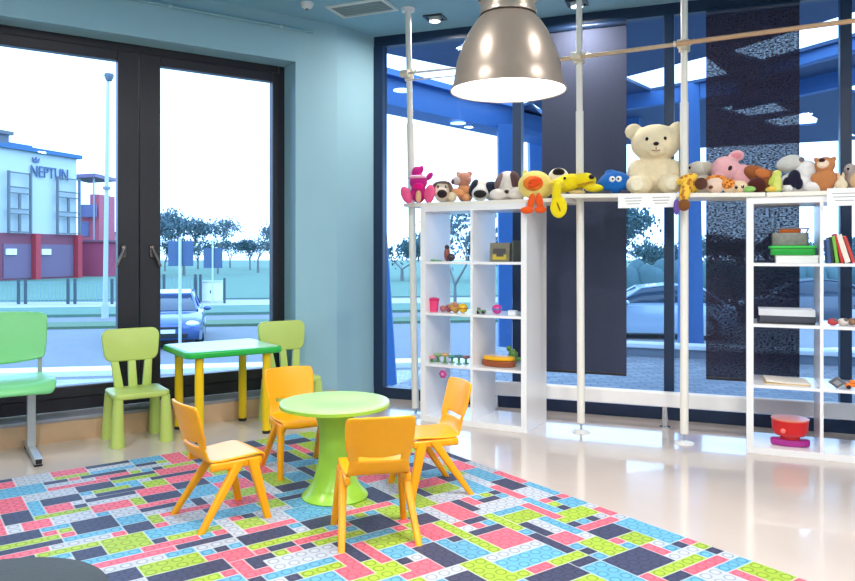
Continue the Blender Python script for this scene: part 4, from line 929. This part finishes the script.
DBL = mat('canopy_blue', (48, 72, 108), .6, var=.1)
t = thing('canopy', 'blue steel entrance canopy with skylight openings outside the glass wall', 'canopy', (0, 0, 0))
me.materials.clear(); me.materials.append(DBL); o = bpy.data.objects.new('roof_plate', me); COL.objects.link(o); o.parent = t; o.location = (0, 0, CZ+.02)
p0 = at(372, 9.25, 0); p1 = p0+Vector((math.sin(R(41)), math.cos(R(41)), 0))*5.4
bm = BM(); d = Vector((math.sin(R(41)), math.cos(R(41)))); M = MX((p0[0], p0[1]), d)
lbox(bm, .05, 5.6, 0, .35, 3.02, 3.48, M); lbox(bm, .05, 5.6, -.12, .0, 3.02, 3.1, M); lbox(bm, .05, 5.6, -.12, 0, 3.4, 3.48, M); finish(bm, 'ring_beam', BLU, t)
def beam(pa, pb, w, h_, name='beam'):
    A, B = Vector(cpt(*pa)), Vector(cpt(*pb)); d = (B-A).normalized(); bm = BM(); lbox(bm, 0, (B-A).length, -w/2, w/2, CZ-h_, CZ, MX(A, d)); finish(bm, name, BLU, t)
beam((765, 66), (900, 26), .1, .12); beam((735, 96), (855, 68), .12, .2); beam((600, 100), (740, 78), .12, .2); beam((520, 128), (640, 118), .15, .25)
def column(px, Z, zt, w0, w1, lean=0):
    bm = BM(); b = at(px, Z, GZ); tp_ = at(px+lean, Z, zt)
    r = [[bm.verts.new((b[0]+x*w1, b[1]+y*w1, GZ)) for x, y in ((-1, -1), (1, -1), (1, 1), (-1, 1))], [bm.verts.new((tp_[0]+x*w0, tp_[1]+y*w0, zt)) for x, y in ((-1, -1), (1, -1), (1, 1), (-1, 1))]]
    bm.faces.new(r[0][::-1]); bm.faces.new(r[1])
    for k in range(4): bm.faces.new((r[0][k], r[0][(k+1) % 4], r[1][(k+1) % 4], r[1][k]))
    finish(bm, 'column', BLU, t)
column(505, 11.0, 3.05, .11, .09); column(389, 9.3, 3.2, .03, .14, -14); column(691, 9.9, 3.4, .10, .14, -2); column(537, 13, 3.4, .16, .05, 0)
for px, py in ((403, 90), (458, 123)):
    p = gp(px, py, 3.0)
    bm = BM(); rod(bm, (p[0], p[1], 2.99), (p[0], p[1], 3.0), .11, n=24); dl = finish(bm, 'downlight', mat('canopy_lamp', (235, 245, 255), .5, emit=2.0, var=0), t, True)

# trees
TREE_LEAF = mat('tree_leaves', (92, 112, 118), .9, var=.3, scale=2); BARK = mat('bark', (120, 116, 116), .9, var=.2); TREE_DARK = mat('tree_leaves_dark', (64, 92, 96), .9, var=.3, scale=2)
def tree(px, Z, pytop, w, label, seed, leaves=900, dark=False, name='tree'):
    rnd = random.Random(seed); p = at(px, Z, GZ); hgt = zat(pytop, Z)-GZ
    t = thing(name, label, 'tree', p, rnd.random()*6, 'trees across the road')
    bm = BM(); tips = []
    def grow(a, d, L, r, n):
        b = a+d*L; rod(bm, a, b, r, r*.68, 6); tips.append(b)
        if n == 0: return
        for k in range(rnd.choice((2, 3, 3))):
            nd = (d+Vector((rnd.uniform(-1, 1), rnd.uniform(-1, 1), rnd.uniform(-.1, .6)))*.75).normalized(); grow(b, nd, L*rnd.uniform(.6, .82), r*.62, n-1)
    grow(Vector((0, 0, 0)), Vector((0, 0, 1)), hgt*.3, hgt*.017, 5)
    zz = max(v.z for v in tips); ww = max(max(abs(v.x), abs(v.y)) for v in tips)
    sc = Vector((w/2/ww, w/2/ww, hgt/zz))
    for v in bm.verts: v.co = Vector((v.co.x*sc.x, v.co.y*sc.y, v.co.z*sc.z))
    finish(bm, 'trunk', BARK, t)
    bm = BM()
    tp2 = [Vector((v.x*sc.x, v.y*sc.y, v.z*sc.z)) for v in tips if v.z > zz*.35]
    ls = w*.024
    for k in range(leaves*2):
        c = rnd.choice(tp2)+Vector((rnd.gauss(0, 1), rnd.gauss(0, 1), rnd.gauss(0, .8)))*w*.055
        M = Matrix.Translation(c) @ Euler((rnd.random()*6, rnd.random()*6, rnd.random()*6)).to_matrix().to_4x4()
        vs = [bm.verts.new(M @ Vector(q)) for q in ((-ls, 0, 0), (0, -ls*.6, ls*.15), (ls, 0, 0), (0, ls*.6, ls*.15))]; bm.faces.new(vs)
    f_ = finish(bm, 'foliage', TREE_DARK if dark else TREE_LEAF, t); f_['kind'] = 'stuff'
tree(184, 75, 214, 7.5, 'broad leafy tree seen above the blue sign board', 3, 1500)
tree(218, 80, 219, 6, 'slim airy tree right of the broad one across the road', 5, 350)
tree(258, 85, 227, 6.5, 'sparse tree seen at the right edge of the window', 9, 400)
for k, (px, Z, y, w) in enumerate(((165, 92, 242, 6), (198, 104, 240, 6.5), (230, 112, 243, 6.5), (250, 98, 241, 6), (272, 108, 242, 6.5), (118, 110, 245, 7))):
    tree(px, Z, y, w, 'dark bushy tree in the far row behind the lawn, %s from the left' % ('second', 'third', 'fourth', 'fifth', 'sixth', 'first')[k], 20+k, 600, True)
tree(455, 26, 206, 4.4, 'bare branching tree seen through the left shelf', 31, 220)
for k, (px, Z, y, w, n) in enumerate(((402, 60, 244, 6, 'behind the leftmost white pole'), (436, 68, 240, 6.5, 'behind the left edge of the left shelf'), (500, 60, 238, 6.5, 'behind the picture box'), (560, 66, 236, 7, 'behind the dark opaque blind'), (612, 34, 208, 4.6, 'left of the mullion under the notice'), (640, 48, 246, 4.4, 'above the parked car'), (668, 54, 248, 5, 'behind the third pole'), (712, 32, 236, 3.4, 'left behind the see-through blind'), (747, 35, 238, 3.4, 'middle behind the see-through blind'), (782, 32, 234, 3.4, 'right behind the see-through blind'), (822, 38, 240, 3.6, 'behind the leaning books'), (862, 32, 238, 3.2, 'at the far right edge of the glass'))):
    tree(px, Z, y, w, 'bushy tree outside %s' % n, 40+k, 700, True)

# hedge behind the right blind
t = thing('hedge', 'long dark hedge outside behind the see-through blind', 'hedge', at(790, 27, GZ), R(-8))
bm = BM(); rnd = random.Random(4)
for k in range(40): ell(bm, (-6+12*k/39, rnd.uniform(-.3, .3), .9+rnd.uniform(-.1, .15)), (.5, .6, .95+rnd.uniform(-.05, .2)), None, 10, 8)
o = finish(bm, 'foliage', TREE_DARK, t, True); o['kind'] = 'stuff'

# building across the road
bz = lambda y, Z: zat(y, Z)
A = at(-70, 54.5, GZ); B = at(76.5, 67.8, GZ)
bd = Vector((B[0]-A[0], B[1]-A[1])); bl = bd.length; bd.normalize(); MB_ = MX((A[0], A[1]), bd)
t = thing('building', 'pale office building with red ground floor and blue roof across the road', 'building', (0, 0, 0))
topz = 9.75; mid = 2.8
bm = BM(); lbox(bm, 0, bl, 0, 9, mid, topz, MB_); finish(bm, 'upper_wall', mat('pale_cladding', (196, 202, 206), .7, var=.05, scale=.4), t)
bm = BM(); lbox(bm, 0, bl+.2, -.1, 9, GZ, mid, MB_); finish(bm, 'ground_floor', mat('red_brick', (136, 72, 88), .8, var=.1, scale=2), t)
bm = BM(); lbox(bm, -.3, bl+.3, -.4, 9.3, topz, topz+.35, MB_); lbox(bm, -.3, bl-3, 2, 9, topz+.35, topz+.9, MB_); finish(bm, 'roof', mat('roof_blue', (60, 104, 150), .6), t)
x_of = lambda px: on_line(Vector((A[0], A[1])), bd, px)
bm = BM(); c = x_of(9); lbox(bm, c-.9, c+.9, 1, 2.5, topz+.3, topz+1.3, MB_); lbox(bm, c-1.2, c+1.2, .8, 2.7, topz+1.3, topz+1.6, MB_); finish(bm, 'chimney', paint((110, 110, 116), .8), t)
for px0, px1 in ((-60, -35), (5, 27), (54, 76)):
    xa, xb = x_of(px0), x_of(px1); bm = BM()
    for x in (xa, xb): lbox(bm, x-.08, x+.08, -.5, -.3, mid, mid+5.1, MB_)
    for z in (mid+.1, mid+1.6, mid+2.0, mid+3.3, mid+3.8, mid+5.0): lbox(bm, xa, xb, -.5, -.3, z-.045, z+.045, MB_)
    lbox(bm, (xa+xb)/2-.1, (xa+xb)/2+.1, -.45, -.3, mid+.1, mid+1.6, MB_); lbox(bm, (xa+xb)/2-.1, (xa+xb)/2+.1, -.45, -.3, mid+2, mid+3.3, MB_)
    finish(bm, 'balcony_frame', paint((110, 116, 120), .6), t)
for px0, px1 in ((-45, -20), (2, 30), (36, 72)):
    bm = BM(); lbox(bm, x_of(px0), x_of(px1), -.16, -.1, GZ+.2, mid-.9, MB_); finish(bm, 'garage_door', paint((120, 96, 120), .6), t)
bm = BM()
for px in (9, 44): 
    c = x_of(px); lbox(bm, c-.5, c+.5, -.3, -.17, 1.0, 1.5, MB_)
finish(bm, 'wall_lamp', paint((244, 246, 250), .4), t)
bm = BM()
for px in (-14, 33, 75): 
    c = x_of(px); lbox(bm, c-.25, c+.25, -.6, -.1, GZ, mid, MB_)
finish(bm, 'pillar', mat('red_pillar', (186, 60, 70), .7), t)
fc = bpy.data.curves.new('sign_text', 'FONT'); fc.body = 'NEPTUN'; fc.size = 1.0; fc.extrude = .04
fo = bpy.data.objects.new('sign_text', fc); COL.objects.link(fo); dg = bpy.context.evaluated_depsgraph_get(); dg.update(); me = bpy.data.meshes.new_from_object(fo.evaluated_get(dg)); bpy.data.objects.remove(fo)
xs_ = [v.co.x for v in me.vertices]; ys_ = [v.co.y for v in me.vertices]; wx = x_of(67)-x_of(30); sx = wx/(max(xs_)-min(xs_)); sy = .95/(max(ys_)-min(ys_))
Mt = MX((A[0], A[1]), bd, 0) @ Matrix.Translation((x_of(30)-min(xs_)*sx, -.12, topz-2.05)) @ Matrix.Rotation(R(90), 4, 'X') @ Matrix.Diagonal((sx, sy, 1, 1))
me.transform(Mt); me.materials.clear(); me.materials.append(paint((84, 104, 140), .5)); o = bpy.data.objects.new('sign_letters', me); COL.objects.link(o); o.parent = t
bm = BM(); c = x_of(35); prism(bm, [(c-.28, 0), (c+.28, 0), (c+.38, .42), (c+.12, .22), (c, .5), (c-.12, .22), (c-.38, .42)], -.04, .04, MB_ @ Matrix.Translation((0, -.12, topz-.85)) @ Matrix.Rotation(R(90), 4, 'X')); finish(bm, 'crown_emblem', paint((84, 104, 140), .5), t)
t2 = thing('stair_tower', 'red stair tower with flat canopy beside the pale building', 'building', (0, 0, 0))
C_ = at(78.2, 78.5, 0); bm = BM(); Mt = MX((C_[0], C_[1]), Vector((1, .0))) @ Matrix.Diagonal((1.13, 1, 1.12, 1))
KS = 1.13; REDW = mat('red_wall', (186, 88, 104), .7)
lbox(bm, .0, 1.95, 0, 4, GZ, 7.2-2.5, Mt); lbox(bm, 1.1, 1.95, 0, 4, 4.7, 6.6, Mt); finish(bm, 'wall', REDW, t2)
bm = BM(); lbox(bm, -.2, 2.5, -1.2, 4, 8.0, 8.35, Mt @ Matrix.Rotation(R(-3), 4, 'Y')); finish(bm, 'flat_canopy', paint((120, 100, 130), .6), t2)
bm = BM()
for x in (.4, 1.8): lbox(bm, x-.06, x+.06, -.9, -.78, GZ, 8.1, Mt)
finish(bm, 'post', paint((150, 150, 160), .5), t2)
bm = BM(); lbox(bm, .3, 1.0, -.06, 0, 2.6, 4.0, Mt); lbox(bm, .2, 1.9, -.5, -.4, 4.4, 5.6, Mt); finish(bm, 'balcony_panel', paint((110, 110, 150), .5), t2)
t2 = thing('brick_annex', 'low red annex at the right foot of the stair tower', 'building', (0, 0, 0))
bm = BM(); Mt = MX((at(80, 71, 0)[0], 71), Vector((1, 0))); lbox(bm, 0, 2.6, 0, 3, GZ, 2.2, Mt); finish(bm, 'wall', mat('annex_red', (176, 74, 100), .8), t2)
bm = BM(); lbox(bm, -.1, 2.8, -.2, 3.2, 2.2, 2.4, Mt); finish(bm, 'roof', paint((140, 90, 110), .7), t2)
# white far hall
t2 = thing('warehouse', 'long pale low hall far across the lawn', 'building', (0, 0, 0))
bm = BM(); M_ = MX((at(96, 120, 0)[0], 120), Vector((1, 0))); lbox(bm, 0, 8, 0, 6, GZ, 4.2, M_); finish(bm, 'wall', paint((150, 160, 170), .8), t2)
bm = BM(); lbox(bm, -.3, 8.3, -.3, 6.3, 4.2, 4.6, M_); finish(bm, 'roof', paint((90, 110, 130), .7), t2)

# fences
DKF = paint((60, 74, 84), .6)
def fence(p0, p1, Z0, Z1, hgt, label, posts):
    a, b = at(p0, Z0, GZ+.05), at(p1, Z1, GZ+.05); d = Vector((b[0]-a[0], b[1]-a[1])); L = d.length; d.normalize()
    t = thing('fence', label, 'fence', a, math.atan2(d[1], d[0]))
    for px in posts:
        x = on_line(Vector((a[0], a[1])), d, px); bm = BM(); lbox(bm, x-.05, x+.05, -.05, .05, 0, hgt*1.12, None); finish(bm, 'post', DKF, t)
    bm = BM(); n = int(L/.16)
    for k in range(n+1): lbox(bm, L*k/n-.012, L*k/n+.012, -.012, .012, .1, hgt, None)
    for z in (.12, hgt-.05): lbox(bm, 0, L, -.02, .02, z-.02, z+.02, None)
    finish(bm, 'panel', paint((120, 150, 150), .6), t)
fence(-30, 119, 32.5, 32.5, 1.0, 'dark metal fence along the road before the pale building', (-20, 18.5, 25.5, 68, 75, 112))
fence(150, 201, 33.5, 33.5, 1.15, 'metal fence left of the white cabinet across the road', (158, 164, 195.5, 200.5))
t = thing('utility_cabinet', 'white utility cabinet across the road beyond the car', 'cabinet', at(212, 34, GZ+.05), 0)
bm = BM(); lbox(bm, -.42, .42, -.25, .25, .05, .92, None, bev=.02); finish(bm, 'body', paint((232, 232, 232), .5), t)
bm = BM(); lbox(bm, -.46, .46, -.28, .28, .92, .97, None); lbox(bm, -.44, .44, -.26, .26, 0, .05, None); finish(bm, 'cap', paint((190, 196, 200), .5), t)
bm = BM(); lbox(bm, -.02, .03, -.262, -.25, .4, .55, None); finish(bm, 'latch', DKF, t)
t = thing('bollard', 'dark post right of the white cabinet across the road', 'post', at(224.5, 33, GZ+.05), 0)
bm = BM(); rod(bm, (0, 0, 0), (0, 0, 1.1), .055, .05); finish(bm, 'shaft', DKF, t)
bm = BM(); rod(bm, (0, 0, 1.1), (0, 0, 1.14), .07, .05); finish(bm, 'cap', DKF, t)
# street lamp
p = at(105, 26, GZ)
t = thing('street_lamp', 'tall slender street lamp across the road in the left pane', 'street lamp', p)
hz_ = zat(82, 26)-GZ; x_ = (109-105)/F*26
bm = BM(); rod(bm, (0, 0, 0), (x_*.75, 0, hz_), .085, .055); rod(bm, (0, 0, 0), (0, 0, .5), .12); finish(bm, 'post', paint((176, 186, 196), .4), t, True)
bm = BM(); M = Matrix.Translation((x_, 0, hz_+.15)); lathe(bm, [(0, -.12), (.09, -.12), (.17, .06), (.15, .14), (0, .17)], 20, (x_, 0, hz_+.15)); finish(bm, 'lamp_head', paint((90, 100, 110), .4), t, True)
bm = BM(); rod(bm, (x_*.4, 0, hz_*.545), (x_*.4, 0, hz_*.557), .13); finish(bm, 'bracket', paint((120, 130, 140), .4), t)
# traffic sign seen from behind
p = at(180, 16.9, GZ)
t = thing('road_sign', 'rear of a square road sign on a pole in the right pane', 'sign', p)
bm = BM(); rod(bm, (0, 0, 0), (0, 0, zat(238, 16.9)-GZ), .035); finish(bm, 'post', paint((190, 200, 206), .4), t, True)
bm = BM(); lbox(bm, -.29, .29, .04, .06, zat(266, 16.9)-GZ, zat(241, 16.9)-GZ, None, bev=.01); finish(bm, 'plate', paint((70, 92, 124), .6), t)
t = thing('road_sign', 'distant rear of a square sign board before the far trees', 'sign', at(213, 33, GZ))
bm = BM(); rod(bm, (0, -.05, 0), (0, -.05, zat(240, 33)-GZ), .04); finish(bm, 'post', paint((190, 200, 206), .4), t, True)
bm = BM(); lbox(bm, -.42, .42, -.01, .01, zat(268, 33)-GZ, zat(248, 33)-GZ, None); finish(bm, 'plate', paint((70, 92, 124), .6), t)

# cars
def make_car(label, c, loc, rz):
    """length along local x (front at -x), 4.3 x 1.78 x 1.46"""
    t = thing('car', label, 'car', loc, rz, 'parked cars outside')
    cp = mat('car_paint_%d_%d_%d' % c, c, .2, .3, coat=.6, var=.03)
    gl = mat('car_glass', (40, 56, 74), .08, var=.05)
    def loft(secs, name, m):
        bm = BM(); rs = []
        for x, pts in secs: rs.append([bm.verts.new((x, y, z)) for y, z in pts])
        n = len(rs[0])
        for a, b in zip(rs, rs[1:]):
            for k in range(n): bm.faces.new((a[k], a[(k+1) % n], b[(k+1) % n], b[k]))
        bm.faces.new(rs[0]); bm.faces.new(rs[-1]); bmesh.ops.recalc_face_normals(bm, faces=bm.faces)
        return finish(bm, name, m, t, True)
    def sec(w, z0, z1, s=.82):
        return [(-w, z0), (w, z0), (w*1.02, (z0+z1)*.5), (w*.98, z1-.06), (w*s, z1), (-w*s, z1), (-w*.98, z1-.06), (-w*1.02, (z0+z1)*.5)]
    loft([(-2.12, sec(.66, .32, .62)), (-2.05, sec(.8, .24, .72)), (-1.7, sec(.87, .2, .82)), (-1.0, sec(.89, .18, .94)), (-.4, sec(.89, .18, .96)), (1.2, sec(.89, .18, .98)), (1.9, sec(.86, .22, .94)), (2.1, sec(.76, .3, .86))], 'body', cp)
    loft([(-1.02, sec(.74, .9, .95, .97)), (-.3, sec(.66, .9, 1.36, .86)), (.4, sec(.65, .9, 1.45, .84)), (1.2, sec(.63, .9, 1.38, .84)), (1.85, sec(.68, .88, .98, .95))], 'cabin', gl)
    loft([(-.34, sec(.6, 1.33, 1.39, .9)), (.4, sec(.6, 1.43, 1.47, .9)), (1.25, sec(.58, 1.35, 1.4, .9))], 'roof', cp)
    bm = BM()
    for s in (-1, 1):
        for xa, za, xb, zb in ((-1.0, .94, -.3, 1.37), (1.8, .96, 1.2, 1.39), (.42, .95, .42, 1.44)): rod(bm, (xa, s*.74, za), (xb, s*.58, zb), .035, None, 8)
    finish(bm, 'pillar', cp, t)
    for s in (-1, 1):
        bm = BM(); ell(bm, (-1.98, s*.62, .66), (.14, .19, .08)); finish(bm, 'headlight', mat('headlight', (236, 242, 248), .1), t, True)
        bm = BM(); ell(bm, (-.75, s*.98, .98), (.08, .1, .07)); finish(bm, 'mirror', cp, t, True)
    bm = BM(); lbox(bm, -2.14, -2.06, -.42, .42, .54, .6, None, bev=.01); lbox(bm, -2.13, -2.0, -.55, .55, .3, .42, None, bev=.02); finish(bm, 'grille', paint((24, 26, 30), .4), t)
    bm = BM(); lbox(bm, -2.16, -2.141, -.26, .26, .43, .53, None); finish(bm, 'plate', paint((236, 238, 240), .4), t)
    for x in (-1.3, 1.3):
        for s in (-1, 1):
            bm = BM(); rod(bm, (x, s*.7, .32), (x, s*.9, .32), .32, None, 28); w = finish(bm, 'wheel', paint((26, 26, 28), .7), t, True)
            bm = BM(); rod(bm, (x, s*.9, .32), (x, s*.915, .32), .2, None, 16); finish(bm, 'hubcap', STEEL, w, True)
    return t
c_ = make_car('blue car on the road seen front-on beyond the central window frame', (70, 96, 150), at(169, 19.6, GZ), R(106))
c_.scale = (1, 1, .9)
make_car('silver blue car parked outside, seen between the dark blinds', (150, 170, 190), at(650, 20.5, GZ), R(-8))
make_car('dark car parked outside behind the see-through blind', (70, 80, 96), at(800, 24.5, GZ), R(-8))

# ------------------------------------------------------------------ world, camera, view
w = bpy.data.worlds.new('World'); scn.world = w; w.use_nodes = True; nt = w.node_tree; bg = nt.nodes['Background']
tc = nt.nodes.new('ShaderNodeTexCoord'); sp = nt.nodes.new('ShaderNodeSeparateXYZ'); nt.links.new(tc.outputs['Generated'], sp.inputs[0])
cr = nt.nodes.new('ShaderNodeValToRGB'); cr.color_ramp.elements[0].color = (.93, .965, 1, 1); cr.color_ramp.elements[1].color = (.86, .93, 1, 1)
nt.links.new(sp.outputs['Z'], cr.inputs[0]); nt.links.new(cr.outputs[0], bg.inputs['Color']); bg.inputs['Strength'].default_value = 3.8
cam = bpy.data.cameras.new('camera'); co = bpy.data.objects.new('camera', cam); COL.objects.link(co)
co.location = (0, 0, H); co.rotation_euler = (R(90), 0, 0); cam.sensor_width = 36; cam.sensor_fit = 'HORIZONTAL'
cam.lens = 36*F/855; cam.shift_y = -(290.5-HY)/855; cam.clip_start = .05; cam.clip_end = 500
scn.camera = co
scn.view_settings.view_transform = 'Standard'; scn.view_settings.look = 'None'; scn.view_settings.gamma = 1; scn.view_settings.exposure = 0.27
try: scn.view_settings.use_curve_mapping = False
except Exception: pass
cy = scn.cycles; cy.max_bounces = 10; cy.transparent_max_bounces = 24; cy.use_denoising = True; cy.sample_clamp_indirect = 6; cy.caustics_reflective = False; cy.caustics_refractive = False
